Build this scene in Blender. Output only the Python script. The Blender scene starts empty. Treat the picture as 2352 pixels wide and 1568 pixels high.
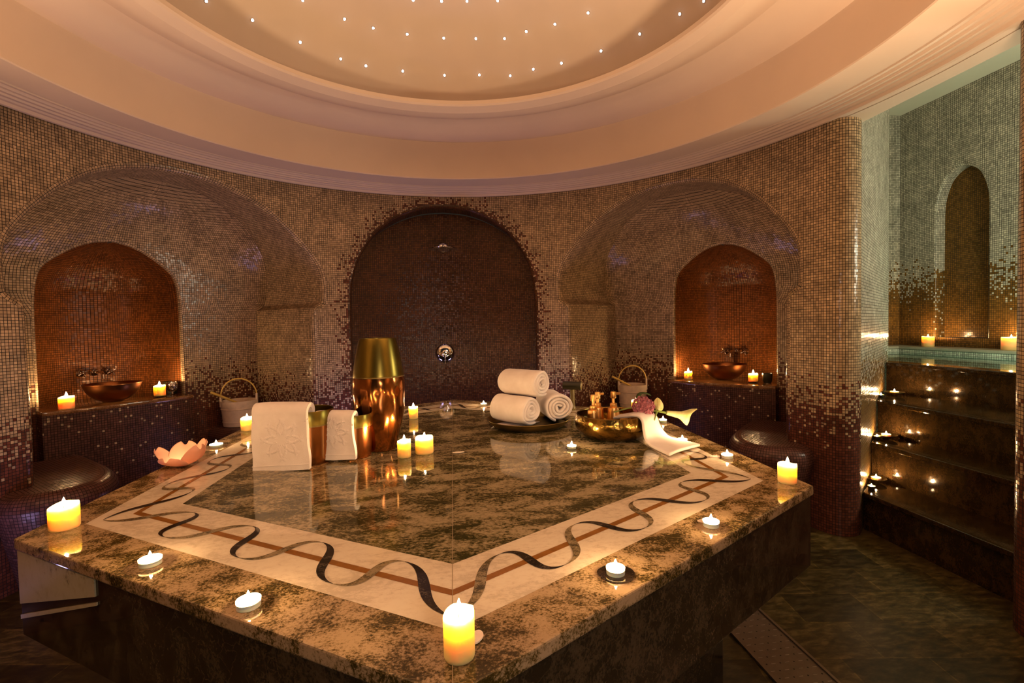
import bpy, bmesh, math, random
from mathutils import Vector, Matrix, geometry, noise
R = math.radians; PI = math.pi
sin, cos = math.sin, math.cos
rnd = random.Random(7)
SC = bpy.context.scene
COL = SC.collection

# ------------------------------------------------------------------ materials
def newmat(name):
    m = bpy.data.materials.new(name); m.use_nodes = True
    nt = m.node_tree; nt.nodes.clear()
    out = nt.nodes.new('ShaderNodeOutputMaterial')
    b = nt.nodes.new('ShaderNodeBsdfPrincipled')
    nt.links.new(b.outputs[0], out.inputs[0])
    return m, nt, b, out
def N(nt, t, **kw):
    n = nt.nodes.new(t)
    for k, v in kw.items(): setattr(n, k, v)
    return n
def L(nt, a, b): nt.links.new(a, b)
def math_n(nt, op, a, b=None, c=None):
    n = N(nt, 'ShaderNodeMath', operation=op)
    for i, v in enumerate((a, b, c)):
        if v is None: continue
        if isinstance(v, (int, float)): n.inputs[i].default_value = v
        else: L(nt, v, n.inputs[i])
    return n.outputs[0]
def mixc(nt, f, a, b, mode='MIX'):
    n = N(nt, 'ShaderNodeMix', data_type='RGBA', blend_type=mode)
    for s, v in ((n.inputs[0], f), (n.inputs[6], a), (n.inputs[7], b)):
        if isinstance(v, (int, float)): s.default_value = v
        elif isinstance(v, (tuple, list)): s.default_value = (*v[:3], 1)
        else: L(nt, v, s)
    return n.outputs[2]
def ramp(nt, f, stops, interp='LINEAR'):
    n = N(nt, 'ShaderNodeValToRGB'); cr = n.color_ramp; cr.interpolation = interp
    while len(cr.elements) < len(stops): cr.elements.new(.5)
    for e, (p, c) in zip(cr.elements, stops):
        e.position = p; e.color = (*c, 1) if len(c) == 3 else c
    if f is not None: L(nt, f, n.inputs[0])
    return n.outputs[0]
def noise_n(nt, vec, scale, detail=4, rough=.55, dist=0.0):
    n = N(nt, 'ShaderNodeTexNoise'); n.inputs['Scale'].default_value = scale
    n.inputs['Detail'].default_value = detail; n.inputs['Roughness'].default_value = rough
    n.inputs['Distortion'].default_value = dist
    if vec is not None: L(nt, vec, n.inputs['Vector'])
    return n.outputs[0]
def obj_co(nt, scale=(1, 1, 1), loc=(0, 0, 0), rot=(0, 0, 0)):
    t = N(nt, 'ShaderNodeTexCoord'); m = N(nt, 'ShaderNodeMapping')
    m.inputs['Scale'].default_value = scale; m.inputs['Location'].default_value = loc; m.inputs['Rotation'].default_value = rot
    L(nt, t.outputs['Object'], m.inputs[0]); return m.outputs[0]
def bump(nt, b, h, strength=.3, dist=.002):
    n = N(nt, 'ShaderNodeBump'); n.inputs['Strength'].default_value = strength; n.inputs['Distance'].default_value = dist
    L(nt, h, n.inputs['Height']); L(nt, n.outputs[0], b.inputs['Normal'])
def plain(name, col, rough=.5, metal=0.0, noise_amt=.12, scale=12, bumps=0.0, spec=.5):
    m, nt, b, o = newmat(name)
    co = obj_co(nt); nz = noise_n(nt, co, scale)
    dark = tuple(c * (1 - noise_amt) for c in col); lite = tuple(min(1, c * (1 + noise_amt)) for c in col)
    L(nt, ramp(nt, nz, [(.3, dark), (.7, lite)]), b.inputs['Base Color'])
    b.inputs['Roughness'].default_value = rough; b.inputs['Metallic'].default_value = metal
    b.inputs['Specular IOR Level'].default_value = spec
    if bumps: bump(nt, b, nz, bumps, .004)
    return m
PITCH = .0173
def mosaic(name, beige, brown, grout, pitch=PITCH, jit=.10, rough=.2, mixv=None, spec=.5):
    m, nt, b, o = newmat(name); b.inputs['Specular IOR Level'].default_value = spec
    uv = N(nt, 'ShaderNodeUVMap'); uv.uv_map = 'UVMap'
    sc = N(nt, 'ShaderNodeVectorMath', operation='SCALE'); L(nt, uv.outputs[0], sc.inputs[0]); sc.inputs['Scale'].default_value = 1 / pitch
    fl = N(nt, 'ShaderNodeVectorMath', operation='FLOOR'); L(nt, sc.outputs[0], fl.inputs[0])
    fr = N(nt, 'ShaderNodeVectorMath', operation='FRACTION'); L(nt, sc.outputs[0], fr.inputs[0])
    wn = N(nt, 'ShaderNodeTexWhiteNoise', noise_dimensions='3D'); L(nt, fl.outputs[0], wn.inputs['Vector'])
    of = N(nt, 'ShaderNodeVectorMath', operation='ADD'); L(nt, fl.outputs[0], of.inputs[0]); of.inputs[1].default_value = (17.3, 5.1, 3.7)
    wn2 = N(nt, 'ShaderNodeTexWhiteNoise', noise_dimensions='3D'); L(nt, of.outputs[0], wn2.inputs['Vector'])
    sp = N(nt, 'ShaderNodeSeparateXYZ'); L(nt, fr.outputs[0], sp.inputs[0])
    ax = math_n(nt, 'ABSOLUTE', math_n(nt, 'SUBTRACT', sp.outputs[0], .5))
    ay = math_n(nt, 'ABSOLUTE', math_n(nt, 'SUBTRACT', sp.outputs[1], .5))
    mx = math_n(nt, 'MAXIMUM', ax, ay)
    tile = math_n(nt, 'LESS_THAN', mx, .418)
    if mixv is None:
        at = N(nt, 'ShaderNodeAttribute'); at.attribute_name = 'beige'; mv = at.outputs['Fac']
    else: mv = mixv
    sel = math_n(nt, 'LESS_THAN', wn.outputs['Value'], mv)
    col = mixc(nt, sel, brown, beige)
    co = N(nt, 'ShaderNodeVectorMath', operation='SCALE'); L(nt, fl.outputs[0], co.inputs[0]); co.inputs['Scale'].default_value = .11
    cl = noise_n(nt, co.outputs[0], 1.0, 4, .6)
    var = math_n(nt, 'MULTIPLY', math_n(nt, 'MULTIPLY_ADD', wn2.outputs['Value'], .6, .68), ramp(nt, cl, [(.3, (.72,) * 3), (.65, (1.12,) * 3)]))
    hv = N(nt, 'ShaderNodeVectorMath', operation='SCALE'); L(nt, col, hv.inputs[0]); L(nt, var, hv.inputs['Scale'])
    L(nt, mixc(nt, tile, grout, hv.outputs[0]), b.inputs['Base Color'])
    L(nt, math_n(nt, 'MULTIPLY_ADD', tile, rough - .85, .85), b.inputs['Roughness'])
    g = N(nt, 'ShaderNodeNewGeometry')
    s1 = N(nt, 'ShaderNodeVectorMath', operation='SUBTRACT'); L(nt, wn2.outputs['Color'], s1.inputs[0]); s1.inputs[1].default_value = (.5, .5, .5)
    s2 = N(nt, 'ShaderNodeVectorMath', operation='SCALE'); L(nt, s1.outputs[0], s2.inputs[0]); s2.inputs['Scale'].default_value = jit
    s3 = N(nt, 'ShaderNodeVectorMath', operation='ADD'); L(nt, g.outputs['Normal'], s3.inputs[0]); L(nt, s2.outputs[0], s3.inputs[1])
    s4 = N(nt, 'ShaderNodeVectorMath', operation='NORMALIZE'); L(nt, s3.outputs[0], s4.inputs[0])
    L(nt, s4.outputs[0], b.inputs['Normal'])
    return m
def marble(name, dark, mid, light, scale=1.0, rough=.06, veins=.6, bias=0.0, rot=0.0, stretch=1.5, fs=62):
    m, nt, b, o = newmat(name)
    co = obj_co(nt, (scale, scale * stretch, scale), rot=(0, 0, rot))
    big = noise_n(nt, co, 5.5, 9, .70, .35)
    fine = noise_n(nt, co, fs, 8, .72, .25)
    f = math_n(nt, 'ADD', math_n(nt, 'MULTIPLY', big, .56), math_n(nt, 'MULTIPLY_ADD', fine, .44, bias))
    base = ramp(nt, f, [(.445, dark), (.485, mid), (.510, tuple((a + c) / 2 for a, c in zip(mid, light))), (.560, light)])
    warp = N(nt, 'ShaderNodeTexNoise'); warp.inputs['Scale'].default_value = 5; warp.inputs['Detail'].default_value = 5; L(nt, co, warp.inputs['Vector'])
    ad = N(nt, 'ShaderNodeVectorMath', operation='MULTIPLY_ADD'); L(nt, warp.outputs['Color'], ad.inputs[0]); ad.inputs[1].default_value = (.35,) * 3; L(nt, co, ad.inputs[2])
    vo = N(nt, 'ShaderNodeTexVoronoi', feature='DISTANCE_TO_EDGE'); vo.inputs['Scale'].default_value = 7; L(nt, ad.outputs[0], vo.inputs['Vector'])
    vein = math_n(nt, 'MULTIPLY', ramp(nt, vo.outputs['Distance'], [(0, (1,) * 3), (.035, (0,) * 3)]), math_n(nt, 'MULTIPLY', fine, veins))
    L(nt, mixc(nt, vein, base, tuple(min(1, c * 1.15) for c in light)), b.inputs['Base Color'])
    b.inputs['Roughness'].default_value = rough
    return m
def emit(name, col, strength):
    m = bpy.data.materials.new(name); m.use_nodes = True; nt = m.node_tree; nt.nodes.clear()
    o = N(nt, 'ShaderNodeOutputMaterial'); e = N(nt, 'ShaderNodeEmission')
    e.inputs[0].default_value = (*col, 1); e.inputs[1].default_value = strength; L(nt, e.outputs[0], o.inputs[0]); return m

BEIGE = (.43, .30, .175); BROWN = (.130, .042, .024); GROUT = (.010, .007, .005)
M = {}
M['mosaic'] = mosaic('wall_mosaic', BEIGE, BROWN, GROUT, spec=.3)
M['mosaic_brown'] = mosaic('niche_mosaic', BEIGE, (.20, .064, .013), (.016, .006, .003), jit=.16, rough=.28, spec=.18)
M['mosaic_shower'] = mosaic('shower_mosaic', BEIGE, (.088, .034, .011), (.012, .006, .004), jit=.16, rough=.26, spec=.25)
M['mosaic_pool'] = mosaic('pool_mosaic', (.58, .54, .44), (.20, .10, .02), (.018, .016, .010), pitch=.0205, jit=.06, rough=.2, spec=.25)
M['mosaic_bench'] = mosaic('bench_mosaic', BEIGE, (.125, .052, .040), (.022, .012, .010), pitch=.0185, jit=.10, rough=.28, spec=.3)
M['mosaic_band'] = mosaic('pool_band_mosaic', (.80, .78, .64), (.4, .35, .2), (.10, .10, .07), pitch=.021, jit=.03)
M['plaster'] = plain('peach_plaster', (.66, .51, .40), .62, 0, .03, 2.5, spec=.3)
M['plaster_dome'] = plain('dome_plaster', (.60, .48, .375), .55, 0, .05, 1.6, spec=.3)
M['plaster_pale'] = plain('pale_green_plaster', (.80, .76, .63), .7, 0, .03, 2)
M['marble'] = marble('brown_marble', (.046, .033, .008), (.15, .100, .034), (.44, .31, .18), 1.7, .045, .6, .004, stretch=1.15, fs=100)
M['marble_in'] = marble('olive_marble', (.042, .040, .014), (.115, .093, .038), (.38, .305, .19), 1.25, .045, .5, -.010, .12, stretch=1.7)
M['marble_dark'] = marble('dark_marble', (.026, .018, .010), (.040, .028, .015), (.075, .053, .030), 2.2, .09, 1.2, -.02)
M['marble_step'] = marble('step_marble', (.017, .0095, .0035), (.027, .0145, .005), (.046, .025, .009), 2.0, .08, .9, -.02)
M['cream'] = marble('cream_marble', (.56, .47, .36), (.66, .56, .44), (.72, .63, .50), .8, .05, .12)
M['reflection_pale'] = marble('painted_reflection', (.22, .20, .12), (.44, .40, .25), (.50, .45, .30), .7, .15, .1, .03)  # colour of the reflection painted on the apron face
M['honey'] = plain('honey_onyx', (.25, .105, .022), .06, 0, .2, 30)
M['ribbon_dark'] = marble('black_marble', (.012, .009, .007), (.025, .018, .013), (.09, .07, .05), 3, .05, .3, -.04)
M['ribbon_light'] = marble('olive_brown_marble', (.06, .048, .024), (.15, .115, .06), (.30, .23, .14), 4, .05, .3)
M['joint'] = plain('joint_filler', (.30, .22, .13), .4)
M['ledge'] = marble('ledge_stone', (.10, .042, .015), (.17, .075, .026), (.25, .12, .045), 2, .12, .4)
M['copper'] = plain('copper', (.40, .145, .042), .24, 1, .12, 9)
M['basin_copper'] = plain('dark_copper', (.27, .10, .034), .28, 1, .15, 7)
M['brass'] = plain('brass', (.23, .175, .035), .28, 1, .12, 10)
M['brass_dark'] = plain('aged_brass', (.26, .19, .07), .34, 1, .2, 10)
M['gold'] = plain('satin_gold', (.88, .50, .17), .33, 1, .06, 8)
M['chrome'] = plain('chrome', (.72, .70, .68), .06, 1, .02, 5)
M['dark'] = plain('dark_glaze', (.022, .020, .008), .28, 0, .2, 8)
M['dark_wood'] = plain('olive_wood', (.12, .085, .018), .4, 0, .2, 14)
M['pail'] = plain('whitewashed_wood', (.68, .52, .40), .6, 0, .12, 18, .2)
M['ladle'] = plain('bamboo', (.55, .36, .08), .5, 0, .15, 20)
M['towel'] = None
M['leaf'] = plain('leaf_green', (.05, .09, .018), .5, 0, .25, 20)
M['stem'] = plain('stem_green', (.18, .25, .05), .5, 0, .2, 20)
M['grate'] = plain('brushed_steel', (.24, .19, .14), .35, .8, .1, 20)
M['hole'] = plain('slot_black', (.004, .004, .004), .8)
M['slot'] = plain('slot_bright', (.55, .48, .38), .3, .8)
M['wick'] = plain('wick_black', (.01, .008, .006), .9)
M['tin'] = plain('aluminium_cup', (.75, .70, .62), .25, 1, .04, 20)
M['glass'] = plain('smoky_glass', (.06, .04, .03), .05, 0, .1, 10, spec=.9)
M['flame'] = emit('flame', (1.0, .60, .27), 1750)
M['star'] = emit('star_light', (.90, .95, 1.0), 26)

def towel_mat():
    m, nt, b, o = newmat('white_terry')
    co = obj_co(nt); nz = noise_n(nt, co, 420, 3, .6); n2 = noise_n(nt, co, 16, 3)
    L(nt, ramp(nt, n2, [(.3, (.80, .71, .67)), (.7, (.88, .80, .765))]), b.inputs['Base Color'])
    b.inputs['Roughness'].default_value = .95; b.inputs['Specular IOR Level'].default_value = .1
    b.inputs['Sheen Weight'].default_value = .25
    bump(nt, b, nz, .5, .002)
    return m
M['towel'] = towel_mat()
def wax_mat(name, col, rad, scale):
    m, nt, b, o = newmat(name)
    co = obj_co(nt); nz = noise_n(nt, co, 20, 2)
    L(nt, ramp(nt, nz, [(.3, tuple(c * .96 for c in col)), (.7, col)]), b.inputs['Base Color'])
    b.inputs['Roughness'].default_value = .38
    b.inputs['Subsurface Weight'].default_value = 1.0
    b.inputs['Subsurface Radius'].default_value = rad
    b.inputs['Subsurface Scale'].default_value = scale
    return m
M['wax'] = wax_mat('ivory_wax', (.988, .72, .28), (1.0, .80, .6), .046)
M['wax_tea'] = wax_mat('tealight_wax', (.98, .84, .62), (1.0, .55, .25), .02)
def porcelain_mat():
    m, nt, b, o = newmat('porcelain'); co = obj_co(nt); nz = noise_n(nt, co, 8, 2)
    c = ramp(nt, nz, [(.3, (.80, .50, .38)), (.7, (.86, .56, .43))]); L(nt, c, b.inputs['Base Color']); b.inputs['Roughness'].default_value = .4
    t = N(nt, 'ShaderNodeBsdfTranslucent'); L(nt, c, t.inputs[0]); mx = N(nt, 'ShaderNodeMixShader'); mx.inputs[0].default_value = .45
    L(nt, b.outputs[0], mx.inputs[1]); L(nt, t.outputs[0], mx.inputs[2]); L(nt, mx.outputs[0], o.inputs[0]); return m
M['porcelain'] = porcelain_mat()
def petal_mat(name, col, col2, sub=.3):
    m, nt, b, o = newmat(name); co = obj_co(nt); nz = noise_n(nt, co, 40, 3)
    L(nt, ramp(nt, nz, [(.3, col), (.7, col2)]), b.inputs['Base Color']); b.inputs['Roughness'].default_value = .6
    b.inputs['Subsurface Weight'].default_value = sub; b.inputs['Subsurface Radius'].default_value = (.02, .01, .008); b.inputs['Subsurface Scale'].default_value = .3
    return m
M['hydrangea'] = petal_mat('mauve_petals', (.28, .075, .11), (.48, .17, .22))
M['calla'] = petal_mat('calla_spathe', (.62, .60, .20), (.78, .76, .40))
M['petal'] = petal_mat('white_petal', (.80, .66, .55), (.88, .76, .66))
def hammered(name, col, rough, sc=34, st=.55):
    m, nt, b, o = newmat(name); co = obj_co(nt)
    v = N(nt, 'ShaderNodeTexVoronoi', feature='SMOOTH_F1'); v.inputs['Scale'].default_value = sc; L(nt, co, v.inputs['Vector'])
    nz = noise_n(nt, co, 8)
    L(nt, ramp(nt, nz, [(.3, tuple(c * .75 for c in col)), (.7, col)]), b.inputs['Base Color'])
    b.inputs['Metallic'].default_value = 1; b.inputs['Roughness'].default_value = rough
    bump(nt, b, v.outputs['Distance'], st, .012); return m
M['hammered_copper'] = hammered('hammered_copper', (.50, .185, .052), .15, 17, .30)
M['hammered_brass'] = hammered('hammered_brass', (.33, .20, .05), .20, 70, .14)
M['faceted'] = hammered('faceted_silver', (.55, .48, .42), .12, 60, 1.0)
def floor_mat():
    m, nt, b, o = newmat('floor_stone'); co = obj_co(nt, rot=(0, 0, R(8)))
    br = N(nt, 'ShaderNodeTexBrick'); br.inputs['Scale'].default_value = 1; br.inputs['Brick Width'].default_value = .36
    br.inputs['Row Height'].default_value = .24; br.inputs['Mortar Size'].default_value = .003; br.offset = .5
    br.inputs['Color1'].default_value = (.55, .55, .55, 1); br.inputs['Color2'].default_value = (1.35, 1.3, 1.2, 1); br.inputs['Mortar'].default_value = (1.7, 1.6, 1.4, 1)
    L(nt, co, br.inputs['Vector'])
    nz = noise_n(nt, obj_co(nt, (1, 2.6, 1), rot=(0, 0, R(25))), 13, 9, .72, .3)
    base = ramp(nt, nz, [(.38, (.017, .013, .004)), (.5, (.044, .032, .009)), (.62, (.095, .070, .027))])
    L(nt, mixc(nt, 1.0, base, br.outputs['Color'], 'MULTIPLY'), b.inputs['Base Color'])
    b.inputs['Roughness'].default_value = .32
    return m
M['floor'] = floor_mat()
def water_mat():
    m, nt, b, o = newmat('pool_water'); nt.nodes.remove(b); co = obj_co(nt); nz = noise_n(nt, co, 3, 2)
    fr = N(nt, 'ShaderNodeFresnel'); fr.inputs[0].default_value = 1.33
    t = N(nt, 'ShaderNodeBsdfTransparent'); t.inputs[0].default_value = (.86, 1.0, .93, 1)
    g = N(nt, 'ShaderNodeBsdfGlossy'); g.inputs['Roughness'].default_value = .02
    bp = N(nt, 'ShaderNodeBump'); bp.inputs['Strength'].default_value = .02; L(nt, nz, bp.inputs['Height']); L(nt, bp.outputs[0], g.inputs['Normal'])
    mx = N(nt, 'ShaderNodeMixShader'); L(nt, fr.outputs[0], mx.inputs[0]); L(nt, t.outputs[0], mx.inputs[1]); L(nt, g.outputs[0], mx.inputs[2])
    L(nt, mx.outputs[0], o.inputs[0]); return m
M['water'] = water_mat()

# ------------------------------------------------------------------ object helpers
def obj(name, me_or_bm, mat=None, parent=None, smooth=True, matrix=None, sharp=38):
    if isinstance(me_or_bm, bmesh.types.BMesh):
        me = bpy.data.meshes.new(name); me_or_bm.normal_update(); me_or_bm.to_mesh(me); me_or_bm.free()
    else: me = me_or_bm
    o = bpy.data.objects.new(name, me); COL.objects.link(o)
    if mat is not None:
        for mm in (mat if isinstance(mat, (list, tuple)) else [mat]): me.materials.append(mm)
    if smooth and len(me.polygons):
        me.polygons.foreach_set('use_smooth', [True] * len(me.polygons))
        me.set_sharp_from_angle(angle=R(sharp))
    if parent is not None: o.parent = parent
    if matrix is not None: o.matrix_world = matrix
    return o
def tag(o, label, cat, group=None):
    o['label'] = label; o['category'] = cat
    if group: o['group'] = group
    return o
def thing(name, label, cat, loc=(0, 0, 0), rotz=0.0, group=None):
    e = bpy.data.objects.new(name, None); COL.objects.link(e); e.empty_display_size = .05
    e.location = loc; e.rotation_euler = (0, 0, rotz); return tag(e, label, cat, group)
def structure(o): o['kind'] = 'structure'; return o
def lathe(prof, seg=40, bm=None, cap0=False, cap1=False, a0=0.0, a1=2 * PI, axis=None, wob=None):
    """rings of (r, z); closed rotation"""
    bm = bm or bmesh.new(); full = abs(a1 - a0 - 2 * PI) < 1e-6; n = seg if full else seg + 1
    rings = []
    for r, z in prof:
        ring = []
        for i in range(n):
            a = a0 + (a1 - a0) * i / seg; p = Vector((r * cos(a), r * sin(a), z))
            if wob: p = wob(p, a)
            if axis is not None: p = axis @ p
            ring.append(bm.verts.new(p))
        rings.append(ring)
    for j in range(len(rings) - 1):
        for i in range(seg):
            i2 = (i + 1) % n
            bm.faces.new((rings[j][i], rings[j][i2], rings[j + 1][i2], rings[j + 1][i]))
    if cap0: bm.faces.new(list(reversed(rings[0])))
    if cap1: bm.faces.new(rings[-1])
    return bm
def tube(pts, rad, seg=10, bm=None, caps=True):
    bm = bm or bmesh.new(); pts = [Vector(p) for p in pts]; n = len(pts); rings = []
    rr = rad if isinstance(rad, (list, tuple)) else [rad] * n
    up = Vector((0, 0, 1)); prev = None
    for i, p in enumerate(pts):
        t = (pts[min(i + 1, n - 1)] - pts[max(i - 1, 0)]).normalized()
        if prev is None:
            x = t.cross(up)
            if x.length < .05: x = t.cross(Vector((1, 0, 0)))
        else: x = prev - t * prev.dot(t)
        x.normalize(); prev = x; y = t.cross(x)
        rings.append([bm.verts.new(p + (x * cos(2 * PI * k / seg) + y * sin(2 * PI * k / seg)) * rr[i]) for k in range(seg)])
    for j in range(n - 1):
        for k in range(seg):
            bm.faces.new((rings[j][k], rings[j][(k + 1) % seg], rings[j + 1][(k + 1) % seg], rings[j + 1][k]))
    if caps:
        bm.faces.new(list(reversed(rings[0]))); bm.faces.new(rings[-1])
    return bm
def box(bm, x0, x1, y0, y1, z0, z1, bev=0.0, seg=2):
    b2 = bmesh.new(); bmesh.ops.create_cube(b2, size=1)
    for v in b2.verts: v.co = Vector(((x0 + x1) / 2 + v.co.x * (x1 - x0), (y0 + y1) / 2 + v.co.y * (y1 - y0), (z0 + z1) / 2 + v.co.z * (z1 - z0)))
    if bev: bmesh.ops.bevel(b2, geom=list(b2.edges), offset=bev, segments=seg, affect='EDGES', profile=.6)
    me = bpy.data.meshes.new('t'); b2.to_mesh(me); b2.free(); bm.from_mesh(me); bpy.data.meshes.remove(me); return bm
def prism(poly, z0, z1, bm=None, bev=0.0, seg=2):
    bm = bm or bmesh.new(); b2 = bmesh.new()
    lo = [b2.verts.new((p[0], p[1], z0)) for p in poly]; hi = [b2.verts.new((p[0], p[1], z1)) for p in poly]; n = len(poly)
    b2.faces.new(list(reversed(lo))); b2.faces.new(hi)
    for i in range(n): b2.faces.new((lo[i], lo[(i + 1) % n], hi[(i + 1) % n], hi[i]))
    bmesh.ops.recalc_face_normals(b2, faces=list(b2.faces))
    if bev: bmesh.ops.bevel(b2, geom=list(b2.edges), offset=bev, segments=seg, affect='EDGES', profile=.6)
    me = bpy.data.meshes.new('t'); b2.to_mesh(me); b2.free(); bm.from_mesh(me); bpy.data.meshes.remove(me); return bm
class Surf:
    """mesh with per-vertex uv (metres) and a beige share for the mosaic"""
    def __init__(s): s.v = []; s.uv = []; s.mx = []; s.f = []
    def vert(s, p, uv, mx): s.v.append(tuple(p)); s.uv.append(uv); s.mx.append(mx); return len(s.v) - 1
    def grid(s, rows, closed=False):
        """rows of (p, uv, mx)"""
        ids = [[s.vert(*q) for q in row] for row in rows]
        for a, b in zip(ids, ids[1:]):
            for i in range(len(a) - 1): s.f.append((a[i], a[i + 1], b[i + 1], b[i]))
    def make(s, name, mat, parent=None, flip=False):
        me = bpy.data.meshes.new(name)
        me.from_pydata(s.v, [], [tuple(reversed(f)) for f in s.f] if flip else s.f)
        uvl = me.uv_layers.new(name='UVMap')
        for lp in me.loops: uvl.data[lp.index].uv = s.uv[lp.vertex_index]
        at = me.attributes.new('beige', 'FLOAT', 'POINT'); at.data.foreach_set('value', s.mx)
        return obj(name, me, mat, parent)
def sstep(a, b, x):
    t = max(0., min(1., (x - a) / (b - a))); return t * t * (3 - 2 * t)
def resample(pts, step):
    out = [Vector(pts[0])]
    for a, b in zip(pts, pts[1:]):
        a, b = Vector(a), Vector(b); n = max(1, int(math.ceil((b - a).length / step)))
        for i in range(1, n + 1): out.append(a.lerp(b, i / n))
    return out
def smooth_poly(pts, sub=6):
    """Catmull-Rom through pts (open)"""
    P = [Vector(p) for p in pts]; out = []
    for i in range(len(P) - 1):
        p0 = P[max(i - 1, 0)]; p1 = P[i]; p2 = P[i + 1]; p3 = P[min(i + 2, len(P) - 1)]
        for k in range(sub):
            t = k / sub
            out.append(.5 * ((2 * p1) + (p2 - p0) * t + (2 * p0 - 5 * p1 + 4 * p2 - p3) * t * t + (3 * p1 - p0 - 3 * p2 + p3) * t ** 3))
    out.append(P[-1]); return out
def inside(p, poly):
    x, y = p[0], p[1]; c = False; n = len(poly); j = n - 1
    for i in range(n):
        xi, yi = poly[i][0], poly[i][1]; xj, yj = poly[j][0], poly[j][1]
        if (yi > y) != (yj > y) and x < (xj - xi) * (y - yi) / (yj - yi) + xi: c = not c
        j = i
    return c
def dist_poly(p, poly):
    best = 9e9
    for a, b in zip(poly, poly[1:]):
        ab = (b[0] - a[0], b[1] - a[1]); ap = (p[0] - a[0], p[1] - a[1]); l = ab[0] ** 2 + ab[1] ** 2
        t = 0 if l < 1e-12 else max(0, min(1, (ap[0] * ab[0] + ap[1] * ab[1]) / l))
        best = min(best, (ap[0] - t * ab[0]) ** 2 + (ap[1] - t * ab[1]) ** 2)
    return math.sqrt(best)
def normals2d(pts):
    n = []
    for i in range(len(pts)):
        t = (pts[min(i + 1, len(pts) - 1)] - pts[max(i - 1, 0)]).normalized(); n.append(Vector((-t.y, t.x)))
    return n
def panel(domain, holes, step, keep=None):
    """triangulated 2D panel; domain and holes are closed loops of 2D points. returns pts, tris"""
    domain = resample(list(domain) + [domain[0]], step)[:-1]; holes = [resample(list(h) + [h[0]], step)[:-1] for h in holes]
    vs = []; es = []
    for loop in [domain] + holes:
        s = len(vs); vs += [Vector((p[0], p[1])) for p in loop]
        es += [(s + i, s + (i + 1) % len(loop)) for i in range(len(loop))]
    xs = [p[0] for p in domain]; ys = [p[1] for p in domain]
    loops = [l + [l[0]] for l in [list(domain)] + [list(h) for h in holes]]
    x = min(xs) + step
    while x < max(xs):
        y = min(ys) + step
        while y < max(ys):
            p = (x, y)
            if inside(p, domain) and not any(inside(p, h) for h in holes) and min(dist_poly(p, l) for l in loops) > step * .45:
                vs.append(Vector(p))
            y += step
        x += step
    r = geometry.delaunay_2d_cdt(vs, es, [], 0, 1e-6)
    P, F = r[0], r[2]; tris = []
    for f in F:
        c = sum((P[i] for i in f), Vector((0, 0))) / len(f)
        if inside(c, domain) and not any(inside(c, h) for h in holes): tris.append(tuple(f))
    return P, tris

# ------------------------------------------------------------------ dimensions
RW = 2.49; ZT = .8394; ZC = 2.664
AZL, AZR, AZS = R(-50.3), R(47.8), R(-1.2)
def wallmix(z): return sstep(.50, 1.08, z)
# arch outlines: half outline (w or s, z) from the floor up to the apex
HALF = [(.96, 0), (.925, .5), (.92, .9), (.925, 1.3), (.928, 1.57), (.948, 1.598), (.998, 1.632), (1.013, 1.668), (1.017, 1.82), (.99, 1.94), (.925, 2.05), (.84, 2.155), (.72, 2.28), (.57, 2.405), (.40, 2.49), (.2, 2.545), (0, 2.56)]
def arch_outline():
    h = [Vector(p) for p in HALF]; lower = resample(h[:4], .06); upper = smooth_poly(h[3:], 4)
    r = lower + upper[1:]
    return [Vector((-p.x, p.y)) for p in r] + [p for p in reversed(r[:-1])]       # from left foot over the apex to the right foot
ARCH = arch_outline()
SHALF = [(.865, 0), (.865, 1.4), (.862, 1.62), (.84, 1.86), (.765, 2.08), (.62, 2.29), (.42, 2.44), (.21, 2.525), (0, 2.55)]
def shower_outline():
    h = [Vector(p) for p in SHALF]; r = resample(h[:2], .06) + smooth_poly(h[1:], 5)[1:]
    return [Vector((-p.x, p.y)) for p in r] + [p for p in reversed(r[:-1])]
SHOW = shower_outline()
def offset(poly, d):
    return [p - n * -d for p, n in zip(poly, normals2d(poly))]
LIP = .035
def shift(poly, s0): return [Vector((p.x + s0, p.y)) for p in poly]
def cyl(s, z, r=RW):
    a = s / RW; return Vector((r * sin(a), r * cos(a), z))

# ------------------------------------------------------------------ ring wall of mosaic
def build_ring():
    hl = shift(offset(ARCH, LIP), AZL * RW); hr = shift(offset(ARCH, LIP), AZR * RW); hs = shift(offset(SHOW, LIP), AZS * RW)
    for h in (hl, hr, hs): h[0].y = 0; h[-1].y = 0
    s0, s1 = R(-150) * RW, R(75.2) * RW
    dom = [Vector((s0, 2.70))]; base = [(s0, 0)]
    bottom = [Vector((s0, 0))]
    for h in (hl, hs, hr): bottom += list(h)
    bottom += [Vector((s1, 0))]
    loop = bottom + [Vector((s1 - (s1 - s0) * i / 120, 2.70)) for i in range(121)]
    P, T = panel(loop, [], .075)
    S = Surf(); shp = shift(SHOW, AZS * RW)
    for p in P:
        mx = wallmix(p.y + .10 * noise.noise((p.x * 1.3, p.y, 0)))
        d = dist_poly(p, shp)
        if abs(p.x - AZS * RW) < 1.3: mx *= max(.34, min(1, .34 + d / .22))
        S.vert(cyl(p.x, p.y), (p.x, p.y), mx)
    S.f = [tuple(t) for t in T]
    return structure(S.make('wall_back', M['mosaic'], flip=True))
ring = build_ring()

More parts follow.
